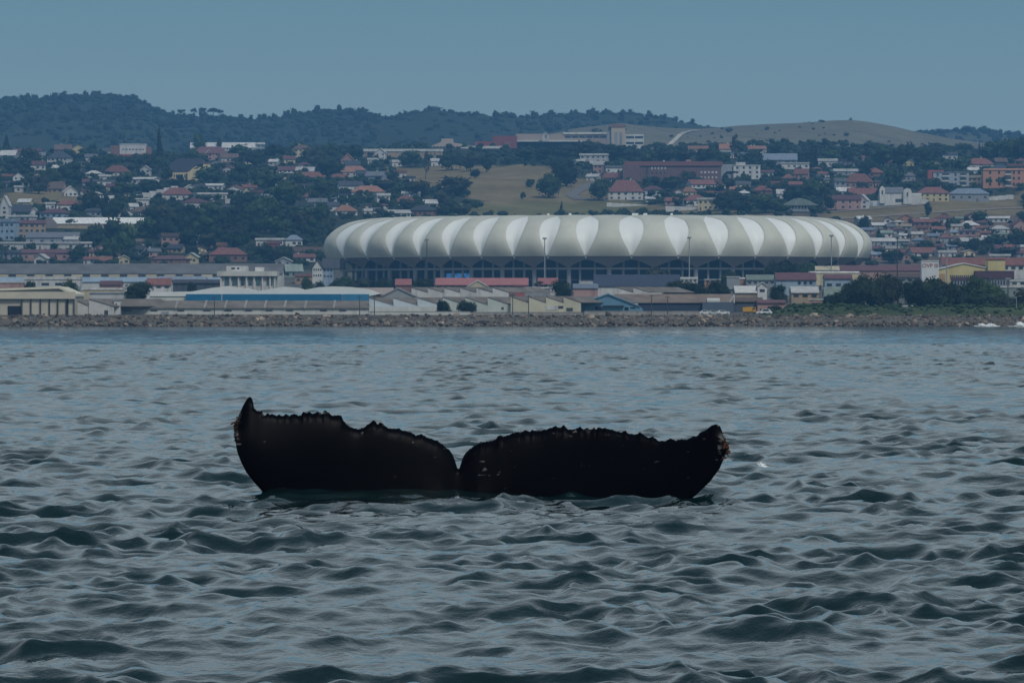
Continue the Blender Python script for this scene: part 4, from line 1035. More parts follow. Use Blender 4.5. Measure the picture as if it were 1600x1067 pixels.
# ------------------------------------------------------------------ houses on the slopes
# columns: left, right, ridge row, eave row, base row (photo pixels), roof colour, wall colour, shape
TABLE = """0 27 235 243 252 l g s;20 66 232 236 243 p b s;28 42 244 250 258 l w g;56 71 238 243 251 g w s;75 110 236 247 258 d w h;84 112 226 234 241 b b s;111 131 226 231 241 b y g
132 152 241 246 254 g w s;162 174 232 236 243 g w f;162 203 258 269 276 r w h;152 172 273 276 282 l w f;19 38 269 276 289 d w g;22 36 290 293 301 l w f;75 102 284 295 302 b t s
97 120 291 301 307 l w g;128 140 280 285 291 p g s;142 178 281 283 291 g w f;28 50 311 316 326 l y s;70 86 316 319 329 l w f;86 124 312 320 331 r w h;124 136 313 318 327 b p f
156 178 306 310 319 l w s;150 160 321 324 329 l w f;184 213 327 335 341 r w g;219 236 259 265 277 l w g;200 246 277 280 289 l w s;251 257 268 270 276 w w f
297 402 223 231 238 l w s;300 356 229 240 251 p p h;317 333 235 242 251 l p g;342 372 240 247 255 b w s;345 370 252 254 260 t p f;211 233 310 312 323 l w f;252 302 293 304 313 r w h
287 304 289 294 300 l w g;303 320 288 292 298 d g s;320 350 287 290 298 l w s;303 352 301 304 313 l w f;283 326 310 317 327 p w h;382 402 313 317 325 r w h;336 376 320 327 334 d g h
200 215 318 323 331 l w s;206 246 322 331 337 b w h;456 486 226 233 251 b c h;420 436 249 253 260 l w s;400 413 223 226 237 l g f;433 468 260 266 271 p w s;462 492 262 269 273 l p s
463 524 269 277 282 r w s;415 441 287 290 295 l w f;472 507 297 308 314 r g h;482 512 310 316 327 g g s;450 464 311 314 319 l w f;462 488 318 322 333 d g f;533 553 240 250 261 o p g
538 563 251 258 265 d w s;530 576 259 269 277 o w h;527 566 283 290 301 d w s;548 602 290 300 309 o w h;585 608 302 306 320 l w f;510 530 316 322 331 d w s;521 557 320 330 337 o w h
586 604 232 239 250 l w g;575 590 247 250 257 l w f;556 575 266 272 281 d g s;572 602 268 275 284 g g s;566 692 233 237 247 l t f;610 627 250 254 261 l w f;672 690 248 252 260 l w s
614 652 306 316 322 r w h;628 658 299 303 313 l w f;660 683 312 318 324 l w s;640 682 320 329 339 d b h;566 580 326 330 336 l w f;600 640 328 333 340 l w s
908 951 240 243 255 l w f;898 912 249 252 258 l w f;927 943 255 258 271 l p f;946 978 259 262 273 g w f;944 987 270 278 284 r w s;950 1006 281 300 313 r w h;917 938 272 276 283 l w s
1004 1036 290 297 308 p w h;1050 1073 295 301 308 r w g;1064 1088 292 300 308 o c h;1074 1116 281 288 295 r w s;1067 1106 304 313 322 r w h;1093 1128 309 312 329 l c f;1124 1156 312 317 329 d w s
1188 1211 266 269 277 p w s;1176 1208 290 298 305 r b h;1222 1242 272 279 286 r b h;1192 1246 240 250 258 s g s;1218 1265 254 256 265 l w f;1075 1107 228 233 240 o w s;1168 1197 228 233 240 o w s
1124 1144 225 233 241 o w s;1127 1137 235 238 245 l p f;1137 1167 238 241 248 s w f;1213 1229 296 303 311 l w s;1278 1309 248 252 263 l w f;1242 1265 264 272 281 r p s;1300 1341 264 268 275 l g f
1342 1382 262 270 278 r b h;1319 1366 271 285 295 r p h;1302 1322 278 284 297 g g f;1306 1330 293 299 306 l w s;1325 1371 294 304 311 r p s;1287 1346 305 312 328 p p s;1340 1358 304 313 327 l w g
1369 1385 251 255 261 r w s;1388 1401 251 256 264 r c g;1410 1430 248 254 260 l y g;1408 1431 269 275 284 g g h;1433 1443 245 249 254 l w g;1473 1497 238 242 252 d w s;1508 1554 247 257 268 r w h
1553 1574 247 253 263 b d s;1546 1582 257 264 271 d b h;1575 1600 256 260 267 r b f;1433 1483 292 302 315 r y h;1483 1546 294 303 315 s g h;1513 1536 274 278 291 t t f;1512 1530 262 266 274 l w s
0 16 306 322 343 l w g;14 50 320 331 340 d s s;44 63 325 333 340 l w g;15 53 336 339 347 l w f;62 109 326 333 341 p s h;134 163 326 330 340 d l s;0 27 342 347 377 s s f;26 70 344 349 373 p t s
40 124 363 371 384 g g s;0 123 378 381 390 l w f;0 36 391 395 406 d g s;33 110 390 395 409 p p s;54 76 397 404 414 l w g;66 86 397 404 412 p b s;100 123 370 374 386 l w s;125 145 378 381 387 l w f
131 160 401 405 413 r w s;155 176 402 409 414 o p s;184 202 399 404 414 l y g;200 223 373 378 388 t p f;249 280 364 370 388 b p f;235 300 399 405 413 p b h;289 311 395 402 413 l y g;314 336 394 398 406 b t s
325 386 387 398 410 r b h;340 352 379 384 396 o o f;400 445 372 375 385 l w f;445 473 367 375 386 s w h;417 437 377 381 392 r r f;455 512 386 393 400 b t s;457 492 397 402 410 r w s
430 457 402 408 432 l g g;460 490 428 432 444 o o f;432 472 413 424 434 n n s;205 228 384 390 398 d g s;228 250 388 393 402 g p s;262 288 382 388 396 d t s
1403 1427 336 342 347 o o g;1424 1467 342 347 354 r b s;1435 1450 340 344 350 l w f;1357 1386 348 352 358 l g s;1384 1400 350 354 360 g p s;1500 1529 345 352 358 l p h;1500 1530 358 361 376 g p f;1483 1503 350 354 360 l c f
1538 1580 338 341 348 l w s;1548 1577 352 358 364 l w h;1580 1606 343 352 361 p p g;1360 1400 372 377 386 l g s;1404 1420 374 377 388 l n f;1414 1433 384 387 391 b y f;1383 1405 385 389 395 l c f;1421 1463 388 396 401 r w s
1461 1492 391 395 402 l w f;1500 1538 372 377 383 l p s;1478 1500 381 385 391 s g s;1545 1566 383 388 394 p p s;1548 1580 397 400 408 l w f;1401 1415 367 370 374 w w f"""
ROOFW = {'h': 'hipped', 'g': 'gabled', 's': 'pitched', 'f': 'flat'}
HOUSES = []
rh = random.Random(21)
def house(x0, x1, yr, ye, yb, rk, wk, ty, fill=False):
    if wk == 'l': wk = 'g'
    pxm = (x0 + x1) / 2
    Y = ground_Y(pxm, yb); s = Y / F
    w = (x1 - x0) * s; hw = max(2.4, (yb - ye) * s); hr = max(.45, (ye - yr) * s)
    d = min(max(w * .75, 7), 13)
    root = link('house', None, loc=((pxm - 800) * s, Y + d / 2, CAMZ + (HOR - yb) * s), rz=rh.uniform(-.34, .34) if w < 22 else rh.uniform(-.05, .05))
    ww = w / 2 - .35; dd = d / 2 - .3
    wmt, rmt = wm(wk), rm(rk)
    if ty == 'g': link('wall', MB().prism([(-ww, -3), (ww, -3), (ww, hw), (0, hw + hr * .93), (-ww, hw)], -dd, dd).mesh('wall', wmt), root)
    elif ty == 's':
        pr = [(-dd, -3), (-dd, hw), (0, hw + hr * .93), (dd, hw), (dd, -3)]
        vs = [(-ww, y, z) for y, z in pr] + [(ww, y, z) for y, z in pr]
        link('wall', MB().add(vs, [(0, 1, 2, 3, 4), (9, 8, 7, 6, 5)] + [((i + 1) % 5, i, i + 5, (i + 1) % 5 + 5) for i in range(5)]).mesh('wall', wmt), root)
    else: link('wall', MB().box(-ww, ww, -dd, dd, -3, hw).mesh('wall', wmt), root)
    a, c = w / 2 + .15, d / 2 + .35; mb = MB()
    if ty == 'h':
        rl = max(0., a - c * .9) if a > c else 0.
        mb.add([(-a, -c, hw - .1), (a, -c, hw - .1), (a, c, hw - .1), (-a, c, hw - .1), (-a, -c, hw + .15), (a, -c, hw + .15), (a, c, hw + .15), (-a, c, hw + .15), (-max(rl, .05), 0, hw + hr), (max(rl, .05), 0, hw + hr)],
               [(0, 3, 2, 1), (0, 1, 5, 4), (1, 2, 6, 5), (2, 3, 7, 6), (3, 0, 4, 7), (4, 5, 9, 8), (6, 7, 8, 9), (5, 6, 9), (7, 4, 8)])
    elif ty == 'g': mb.prism([(-a, hw - .25), (0, hw + hr - .1), (a, hw - .25), (a, hw + .05), (0, hw + hr + .25), (-a, hw + .05)], -c, c)
    elif ty == 's':
        pr = [(-c, hw - .25), (-c, hw + .05), (0, hw + hr + .2), (c, hw + .05), (c, hw - .25), (0, hw + hr - .12)]
        vs = [(-a, y, z) for y, z in pr] + [(a, y, z) for y, z in pr]
        mb.add(vs, [tuple(range(6)), tuple(reversed(range(6, 12)))] + [((i + 1) % 6, i, i + 6, (i + 1) % 6 + 6) for i in range(6)])
    else: mb.box(-a, a, -c, c, hw, hw + hr)
    ro = link('roof', mb.mesh('roof', rmt), root)
    if ty in 'hs' and rh.random() < .45:
        cx = rh.uniform(-.3, .3) * w
        link('chimney', unit('chimney', white if rh.random() < .5 else wm('b')), ro, (cx, .4, hw + hr), scale=(.9, .9, 1.9))
    st = max(1, min(3, int(hw / 2.7))); n = max(1, min(5 if not fill else 3, int(w / 3.3)))
    hs = hw / st
    dcol = rh.randrange(n)
    for r in range(st):
        for i in range(n):
            x = -ww + (i + .5) * 2 * ww / n + rh.uniform(-.2, .2)
            if r == 0 and i == dcol and n > 1:
                link('door', unit('door', DOORM), root, (x, -dd - .02, 1.05), scale=(1.0, .14, 2.1)); continue
            wd = rh.choice((1.2, 1.5, 1.9)); hh = min(1.4, hs * .5)
            link('window', unit('window', GLASS), root, (x, -dd - .02, r * hs + hs * .55), scale=(wd, .14, hh))
    HOUSES.append(dict(o=root, px=pxm, py=(yr + yb) / 2, rk=rk, wk=wk, ty=ty, w=w, Y=Y))
    BOXES.append((x0, x1, yr, yb, Y))
for ln in TABLE.replace('\n', ';').split(';'):
    q = ln.split()
    house(*[float(t) for t in q[:5]], *q[5:])
def in_any(polys, px, py): return any(bool(pip(np.array(px), np.array(py), p)) for p in polys)
def fill_houses(x0, x1, y0, y1, n, w0, w1, roofs, walls):
    done = 0; tries = 0
    while done < n and tries < n * 40:
        tries += 1
        w = rh.uniform(w0, w1); px = rh.uniform(x0, x1); yb = rh.uniform(y0, y1)
        hgt = rh.uniform(.42, .62) * min(w, 24); yr = yb - hgt; ye = yr + hgt * rh.uniform(.3, .45)
        if in_any(DRY, px, yb): continue
        Y = ground_Y(px, yb); ok = True
        for (a, c, t, bt, Yb) in BOXES:
            ox = min(c, px + w / 2) - max(a, px - w / 2); oy = min(bt, yb) - max(t, yr)
            if ox > 0 and oy > 0 and ox * oy > .2 * min((c - a) * (bt - t), w * hgt): ok = False; break
            if ox > -2 and abs(Y - Yb) < 15: ok = False; break
        if not ok: continue
        house(px - w / 2, px + w / 2, yr, ye, yb, rh.choice(roofs), rh.choice(walls), rh.choice('hssgf'), True); done += 1
fill_houses(1345, 1610, 346, 406, 62, 14, 26, 'lggbrrnpst', 'wpptgcwg')
fill_houses(0, 500, 250, 332, 36, 14, 26, 'rdlgp', 'wwcg')
fill_houses(505, 640, 262, 334, 9, 15, 24, 'rdog', 'wwcg')
fill_houses(960, 1200, 262, 326, 10, 15, 26, 'rlog', 'wwcp')
fill_houses(1200, 1600, 250, 326, 22, 15, 26, 'rrlgd', 'wwcpg')
fill_houses(0, 345, 378, 410, 6, 18, 30, 'rgdp', 'wpct')
ORD = 'first second third fourth fifth sixth seventh eighth ninth tenth eleventh twelfth thirteenth fourteenth fifteenth sixteenth seventeenth eighteenth nineteenth twentieth twenty-first twenty-second twenty-third twenty-fourth twenty-fifth twenty-sixth twenty-seventh twenty-eighth twenty-ninth thirtieth'.split()
def uniquify(items, fmt_one, fmt_many):
    groups = {}
    for it in items: groups.setdefault(it['key'], []).append(it)
    for k, its in groups.items():
        its.sort(key=lambda i: i['px'])
        for n, it in enumerate(its):
            it['o']['label'] = fmt_one(k) if len(its) == 1 else fmt_many(k, ORD[min(n, 29)], len(its))
for h in HOUSES: h['key'] = (WALL[h['wk']][0], ROOF[h['rk']][0], ROOFW[h['ty']], where(h['px'], h['py'])); h['o']['category'] = 'house'; h['o']['group'] = 'houses on the hillside'
uniquify(HOUSES, lambda k: '%s house with %s %s roof, %s' % k, lambda k, o, n: '%s house, %s %s roof, %s, %s from left' % (k + (o,)))

# gabled three-storey house beside the stadium
b = Bld('gabled_house', 'tall white house with steep pointed gable beside the stadium', 'house', 503, 2480)
b.elev('front_wall', [(488, 462), (504, 462), (504, 419), (496, 406.5), (488, 419)], 12, PALEG); b.rect('side_wing', 504, 521, 420, 462, 11, wm('s'), .6)
b.elev('roof', [(486.6, 421), (486.6, 419), (496, 404.5), (505.5, 419), (505.5, 421), (496, 407)], 13, rm('d'), -.5); b.slope('wing_roof', 503, 531, 404.5, 420, 5.5, rm('d'), 0)
for y in (420, 429): b.wins(489, 503, 4, y, y + 3, .55); b.wins(505, 520, 3, y + 1, y + 4, .5, None, .48)

# ------------------------------------------------------------------ roads and tracks
def strip(name, label, pts, w, m, lift=.35):
    P = []
    for i in range(len(pts) - 1):
        for t in np.linspace(0, 1, 14, endpoint=False):
            P.append((pts[i][0] + (pts[i + 1][0] - pts[i][0]) * t, pts[i][1] + (pts[i + 1][1] - pts[i][1]) * t))
    P.append(pts[-1]); Q = []
    for px, py in P:
        Y = ground_Y(px, py); Q.append(Vector(((px - 800) / F * Y, Y, 0)))
    vs = []
    for i, q in enumerate(Q):
        d = (Q[min(i + 1, len(Q) - 1)] - Q[max(i - 1, 0)]).normalized(); nrm = Vector((-d.y, d.x, 0))
        for sgn in (-1, -.33, .33, 1):
            p = q + nrm * w * .5 * sgn; vs.append((p.x, p.y, float(terr(p.x, p.y)) + lift))
    link_ = link(name, npmesh(name, np.array(vs), gridfaces(len(Q), 4), m)); tag(link_, label, kind='structure'); return link_
ASPH = mat('worn_asphalt', (.16, .15, .14), .9, .2, .3, 0, 0, .2)
strip('road', 'grey road curving up beside the dry field', [(940, 285), (918, 291), (900, 300), (893, 306), (905, 312), (950, 314)], 9, ASPH)
strip('road', 'bank road running along the slope below the white villa', [(1280, 345), (1400, 337), (1500, 330), (1620, 324)], 8, mat('pale_gravel', (.22, .18, .14), .9, .2, .3))
strip('lane', 'lane along the top of the bank', [(1290, 333), (1390, 325), (1460, 319)], 6, MATS['pale_gravel'])
vs = []
tr = [(1036, 236), (1045, 229), (1056, 219), (1063, 212), (1070, 208.5), (1080, 206), (1092, 204.8)]
for i in range(61):
    t = i / 60 * (len(tr) - 1); j = min(int(t), len(tr) - 2); f = t - j
    px = tr[j][0] * (1 - f) + tr[j + 1][0] * f; py = tr[j][1] * (1 - f) + tr[j + 1][1] * f
    best = min(np.linspace(0, 1, 160), key=lambda k: abs(HOR - F * (H2(px, k)[2] - CAMZ) / H2(px, k)[1] - py))
    q = H2(px, best)
    for sg in (-1, 1): vs.append((q[0] + sg * 2.6, q[1], H2(px + sg * 3.2, best)[2] + 1.2))
tag(link('path', npmesh('path', np.array(vs), gridfaces(61, 2), mat('pale_sand', (.50, .46, .38), .95, .15, .1))), 'pale sandy track climbing the bare hill', kind='structure')

# ------------------------------------------------------------------ trees
def ico(rr, r, c, sq=1.0):
    t = (1 + 5 ** .5) / 2
    v = np.array([(-1, t, 0), (1, t, 0), (-1, -t, 0), (1, -t, 0), (0, -1, t), (0, 1, t), (0, -1, -t), (0, 1, -t), (t, 0, -1), (t, 0, 1), (-t, 0, -1), (-t, 0, 1)]) / math.sqrt(1 + t * t)
    f = np.array([(0, 11, 5), (0, 5, 1), (0, 1, 7), (0, 7, 10), (0, 10, 11), (1, 5, 9), (5, 11, 4), (11, 10, 2), (10, 7, 6), (7, 1, 8), (3, 9, 4), (3, 4, 2), (3, 2, 6), (3, 6, 8), (3, 8, 9), (4, 9, 5), (2, 4, 11), (6, 2, 10), (8, 6, 7), (9, 8, 1)])
    v = v * (r * rr.uniform(.8, 1.2, (12, 1))); v[:, 2] *= sq
    return v + c, f
def leaves(rr, pts, nrm, size):
    n = len(pts)
    a = rr.normal(size=(n, 3)); a /= np.linalg.norm(a, axis=1)[:, None]
    b_ = np.cross(a, nrm + rr.normal(0, .6, (n, 3))); b_ /= np.linalg.norm(b_, axis=1)[:, None] + 1e-9
    sz = size * rr.uniform(.6, 1.4, (n, 1))
    v = np.stack([pts - a * sz, pts + b_ * sz * .8, pts + a * sz], 1).reshape(-1, 3)
    return v, np.arange(n * 3).reshape(-1, 3)
def crown_arrays(kind, seed, nl):
    rr = np.random.default_rng(seed); lobes = []
    if kind == 'round':
        for i in range(12):
            d = rr.normal(size=3); d /= np.linalg.norm(d); k = rr.uniform(.4, 1)
            lobes.append((np.array([d[0] * .30 * k, d[1] * .30 * k, .47 + d[2] * .32 * k]), rr.uniform(.14, .25), .9))
    elif kind == 'tall':
        for i in range(9): lobes.append((np.array([rr.normal(0, .12), rr.normal(0, .12), .28 + .62 * i / 9]), rr.uniform(.16, .25) * (1.15 - .5 * i / 9), .9))
    elif kind == 'cypress':
        for i in range(11): t = i / 10; lobes.append((np.array([rr.normal(0, .03), rr.normal(0, .03), .08 + .86 * t]), .40 * (1 - t) ** .75 + .05, .35))
    elif kind == 'tiered':
        for i in range(7):
            t = i / 6
            for j in range(5):
                a = j * 1.2566 + i * .6; r_ = .34 * (1 - t) ** .8
                lobes.append((np.array([math.cos(a) * r_, math.sin(a) * r_, .22 + .72 * t]), .13 * (1 - t * .6), .45))
    elif kind == 'umbrella':
        for i in range(8):
            a = i * .9; r_ = rr.uniform(.1, .38); lobes.append((np.array([math.cos(a) * r_, math.sin(a) * r_, .82 + rr.normal(0, .04)]), rr.uniform(.12, .2), .42))
    elif kind == 'ragged':
        for i in range(11): lobes.append((np.array([rr.normal(0, .17), rr.normal(0, .17), .3 + .65 * i / 11]), rr.uniform(.09, .17), .8))
    elif kind == 'bush':
        for i in range(7):
            a = i * .9; r_ = rr.uniform(.05, .3); lobes.append((np.array([math.cos(a) * r_, math.sin(a) * r_, .38 + rr.normal(0, .12)]), rr.uniform(.2, .3), 1.0))
    elif kind == 'clump':
        for i in range(3):
            a = i * 2.1; r_ = rr.uniform(.1, .25); lobes.append((np.array([math.cos(a) * r_, math.sin(a) * r_, .38 + rr.normal(0, .12)]), rr.uniform(.24, .34), 1.0))
    elif kind == 'palm':
        for i in range(8):
            a = i * .785; lobes.append((np.array([math.cos(a) * .25, math.sin(a) * .25, .78 + rr.normal(0, .05)]), .16, .7))
    V = []; Fc = []; n = 0
    for c, r_, sq in lobes:
        v, f = ico(rr, r_ * .86, c, sq); V.append(v); Fc.append(f + n); n += len(v)
    per = max(1, nl // len(lobes))
    for c, r_, sq in lobes:
        d = rr.normal(size=(per, 3)); d /= np.linalg.norm(d, axis=1)[:, None]
        p = d * (r_ * rr.uniform(.85, 1.22, (per, 1))); p[:, 2] *= sq
        v, f = leaves(rr, p + c, d, r_ * .30 if nl < 900 else r_ * .17); V.append(v); Fc.append(f + n); n += len(v)
    V = np.concatenate(V)
    V[:, :2] *= .5 / np.percentile(np.abs(V[:, :2]), 99.3); V[:, 2] *= 1.0 / np.percentile(V[:, 2], 99.5)
    return V, np.concatenate(Fc)
def trunk_mesh(kind, seed):
    rr = random.Random(seed); top = {'round': .55, 'tall': .6, 'cypress': .3, 'tiered': .9, 'umbrella': .8, 'ragged': .85, 'bush': .3, 'palm': .78}[kind]
    r0 = {'bush': .05, 'palm': .03, 'umbrella': .035}.get(kind, .04)
    mb = MB(); p = Vector((0, 0, -.06)); k = 4
    for i in range(k):
        q = Vector((rr.uniform(-.03, .03), rr.uniform(-.03, .03), top * (i + 1) / k)); mb.tube(p, q, r0 * (1 - .16 * i), r0 * (1 - .16 * (i + 1)), 6); p = q
    if kind in ('round', 'umbrella', 'ragged', 'tall'):
        for i in range(5):
            a = i * 1.3 + rr.random(); z0 = top * rr.uniform(.55, .9)
            mb.tube((0, 0, z0), (math.cos(a) * .24, math.sin(a) * .24, z0 + rr.uniform(.06, .2)), r0 * .5, r0 * .15, 5)
    return mb.mesh('trunk', TRUNKM)
PROTO = {}
def proto(kind, dense, seed):
    k = (kind, dense, seed)
    if k not in PROTO:
        v, f = crown_arrays(kind, 100 + seed * 7 + len(kind), 2600 if dense else 420)
        lm = {'cypress': 'pine', 'tiered': 'pine', 'umbrella': 'pine', 'ragged': 'grey'}.get(kind) or ('dark', 'mid', 'dark', 'dark', 'mid', 'grey')[seed % 6]
        PROTO[k] = (npmesh('crown', v, f, LEAF[lm], False), trunk_mesh(kind, seed))
    return PROTO[k]
TREES = []
rt = random.Random(77)
TWORD = {'round': 'round dark tree', 'tall': 'tall leafy tree', 'cypress': 'slim dark cypress', 'tiered': 'tiered conifer', 'umbrella': 'flat-topped pine', 'ragged': 'ragged conifer', 'bush': 'low bush', 'palm': 'palm tree'}
TNAME = {'round': 'tree', 'tall': 'tree', 'cypress': 'cypress_tree', 'tiered': 'conifer_tree', 'umbrella': 'pine_tree', 'ragged': 'conifer_tree', 'bush': 'bush', 'palm': 'palm_tree'}
def tree(px, yt, yb, w, kind='round', Y=None, pos=None, dense=False, cat=None, label=None):
    if pos is None:
        if Y is None: Y = ground_Y(px, yb)
        s = Y / F; pos = Vector(((px - 800) * s, Y, min(CAMZ + (HOR - yb) * s, tz(px, Y) + .2)))
        h = (CAMZ + (HOR - yt) * s) - pos.z
    else: s = pos[1] / F; h = (yb - yt) * s
    wm_ = w * s
    cm, tm = proto(kind, dense, rt.randrange(6))
    root = link(TNAME[kind], None, loc=pos, rz=rt.uniform(0, 6.28), scale=(wm_ * 1.02, wm_ * 1.02, h * 1.03))
    link('crown', cm, root); link('trunk', tm, root)
    root['category'] = cat or ('bush' if kind == 'bush' else 'tree')
    if label: root['label'] = label
    else: TREES.append(dict(o=root, px=px, py=(yt + yb) / 2, kind=kind))
    BOXES.append((px - w / 2, px + w / 2, yt, yb, pos[1]))
    return root
HAND = """10 210 238 12 cypress;110 210 234 11 tiered;195 218 228 9 ragged;249 198 262 13 cypress;312 207 228 22 bush;342 216 228 9 round;665 237 280 15 ragged;1147 211 254 24 ragged;1268 226 262 11 cypress;1275 226 262 9 cypress
1355 227 254 10 cypress;1530 222 238 4 cypress;1545 279 298 11 palm;1561 279 298 11 palm;639 236 262 34 round;705 237 267 40 round;735 240 268 30 round;760 243 270 24 round;613 246 257 12 round;710 277 307 54 round
652 284 312 42 round;616 268 292 17 tall;742 265 279 19 round;858 272 310 44 round;886 250 292 54 round;936 280 314 34 round;827 280 293 18 round;817 300 312 9 round;878 315 330 6 tall;1143 268 284 22 umbrella
1163 272 288 18 bush;820 234 254 44 round;852 230 254 40 round;890 226 252 50 round;925 221 252 52 round;955 226 252 46 round;985 234 254 34 round;1010 236 256 32 bush;1040 234 256 34 round;1068 236 256 30 round;1100 234 256 34 round
1130 238 258 24 round;1178 234 262 30 round;1210 226 244 22 round;1205 250 266 18 round;1260 234 256 32 round;1300 236 256 34 round;1320 234 254 26 round;1375 228 262 40 round;1410 226 264 40 round;1440 230 262 30 round;1470 232 252 24 round
1550 222 254 46 round;1580 218 256 44 round;1600 214 256 30 round;1500 246 270 34 round;1455 252 272 34 round;1352 250 280 26 round;1400 262 290 34 round;1310 272 292 30 round;1270 282 312 38 round;1240 290 316 34 round
1290 296 330 24 tall;1450 316 340 14 tall;1528 330 350 28 round;1600 336 350 20 round;1350 338 362 22 round;1448 375 397 30 round;1462 346 356 14 bush;1480 342 360 14 tall;1395 392 412 44 round;1490 376 390 20 round
1520 372 400 26 round;1560 366 386 40 round;1590 362 390 40 round;1575 386 404 36 round;1545 374 396 26 round;1135 300 330 46 round;1160 306 334 48 round;1195 304 334 52 round;1100 300 318 40 round;1045 280 300 34 round;1075 268 286 26 round
205 258 270 16 round;80 262 300 40 round;115 256 288 46 round;60 274 304 36 round;140 300 334 34 round;165 304 344 26 tall;180 310 340 26 round;35 246 270 30 round;50 232 262 34 round;145 224 240 20 tall;175 240 262 30 round
260 262 284 20 round;280 280 296 40 round;235 282 304 44 round;190 286 308 40 round;330 262 290 50 round;375 256 290 50 round;420 262 300 56 round;450 284 320 60 round;390 300 334 46 round;500 286 322 44 round;515 250 284 48 round
490 232 262 40 round;430 226 250 36 round;470 222 246 34 round;520 224 246 40 round;555 226 250 30 round;400 236 262 36 round;370 226 250 34 round;230 240 262 20 round;250 244 264 24 round;300 262 282 30 bush;420 306 344 44 round
640 312 336 30 round;700 316 340 40 round;720 322 340 26 round;690 300 322 30 round;600 282 302 40 round;560 276 292 30 round"""
for ln in HAND.replace('\n', ';').split(';'):
    q = ln.split(); tree(*[float(t) for t in q[:4]], q[4])
# the grove left of the stadium and the clump below the warehouse
for i in range(30):
    px = 232 + (i % 10) * 29 + rt.uniform(-9, 9); r_ = i // 10
    yb = (352, 370, 390)[r_] + rt.uniform(-4, 5)
    if px > 505 - r_ * 12: continue
    if r_ == 2 and (px < 290 or px > 400): continue
    tree(px, yb - rt.uniform(26, 38), yb, rt.uniform(32, 48), 'round')
for px, yt, yb, w in ((150, 352, 384, 34), (178, 344, 398, 44), (196, 350, 402, 36), (172, 372, 412, 30), (136, 362, 384, 22), (420, 384, 412, 36), (446, 388, 414, 30), (408, 386, 404, 24), (118, 388, 410, 26), (300, 384, 400, 24)): tree(px, yt, yb, w, 'round')
def fill_trees(x0, x1, y0, y1, n, w0, w1):
    done = tries = 0
    while done < n and tries < n * 60:
        tries += 1
        px = rt.uniform(x0, x1); yb = rt.uniform(y0, y1); w = rt.uniform(w0, w1); h = w * rt.uniform(.65, .95)
        if in_any(DRY, px, yb): continue
        Y = ground_Y(px, yb); ok = True
        for (a, c, t, bt, Yb) in BOXES:
            ox = min(c, px + w / 2) - max(a, px - w / 2); oy = min(bt, yb) - max(t, yb - h)
            if ox > 0 and oy > 0 and Yb >= Y - 6 and ox * oy > .25 * (c - a) * (bt - t): ok = False; break
        if not ok: continue
        tree(px, yb - h, yb, w, rt.choice(('round', 'round', 'round', 'bush', 'tall') if h < 20 else ('round',))); done += 1
fill_trees(0, 520, 248, 340, 52, 13, 26)
fill_trees(500, 640, 262, 338, 18, 14, 26)
fill_trees(960, 1200, 258, 328, 18, 14, 28)
fill_trees(1200, 1600, 250, 320, 34, 13, 26)
fill_trees(1350, 1600, 346, 408, 14, 9, 15)
# trees of the waterfront, nearer and larger
SHORE = """112 438 472 30 round 1790;46 440 462 24 bush 1900;213 442 470 42 round 1780;692 470 487 26 bush 1636;729 471 487 30 bush 1636;880 440 466 32 round 1860;665 436 462 30 round 2120;640 436 452 30 bush 2180;560 436 456 40 bush 2300;525 436 456 30 bush 2350
1052 440 470 34 round 1850;1085 442 468 44 round 1840;1120 440 470 40 round 1850;1030 420 446 40 round 2250;1140 424 446 30 round 2280;1180 424 440 36 bush 2300;1218 446 472 28 round 1830;1208 410 440 30 round 2350;1240 412 440 40 round 2340;1265 412 438 30 round 2330
1330 440 484 40 round 1720;1355 432 488 54 round 1680;1385 430 490 50 round 1680;1325 455 486 40 round 1690;1300 462 486 30 bush 1690;1270 474 488 26 bush 1680;1240 476 490 26 bush 1680;1210 478 492 24 bush 1670
1433 438 490 44 round 1680;1460 436 492 52 round 1672;1482 444 490 40 round 1690;1500 446 492 44 round 1690;1530 434 490 56 round 1690;1552 446 492 48 round 1680;1580 466 492 40 round 1670;1605 452 492 40 round 1680;1518 462 494 40 round 1665;1565 464 494 36 round 1660
845 440 462 24 ragged 2150;300 442 462 20 bush 2000;540 432 450 34 round 2380;600 436 452 30 bush 2330;480 434 450 24 bush 2260;500 440 454 20 bush 2200"""
for ln in SHORE.replace('\n', ';').split(';'):
    q = ln.split(); tree(*[float(t) for t in q[:4]], q[4], Y=float(q[5]), dense=True)
# skyline pines on the far wooded hill
for i, (px, top, w) in enumerate(((284, 172, 14), (303, 170, 12), (317, 169, 16), (334, 170, 20), (344, 172, 12), (405, 187, 18), (418, 189, 14), (447, 187, 14), (470, 182, 22), (490, 178, 24), (510, 176, 26), (530, 175, 26), (548, 174, 20), (569, 171, 14), (579, 176, 9), (385, 193, 14), (373, 186, 10),
                              (615, 182, 14), (650, 173, 16), (678, 167, 26), (706, 173, 14), (735, 181, 18), (755, 180, 14), (785, 176, 20), (870, 180, 14), (970, 176, 18), (990, 179, 8), (1025, 182, 10), (1045, 184, 12), (1051, 185, 10), (225, 157, 14), (248, 168, 18), (174, 147, 8), (150, 147, 24), (75, 149, 16), (110, 148, 14), (12, 152, 18), (40, 150, 16))):
    q = H1(px, 1.0); py = HOR - F * (q[2] - CAMZ) / q[1]
    tree(px, top, py + 2, w, 'umbrella' if i < 17 else 'round', pos=Vector((q[0], q[1] - 6, q[2] - 1.5)))
    TREES.pop(); o = [x for x in COL.objects if x.parent is None][-1]
    o['sky'] = 1; TREES.append(dict(o=o, px=px, py=py, kind='umbrella' if i < 17 else 'round', sky=True))
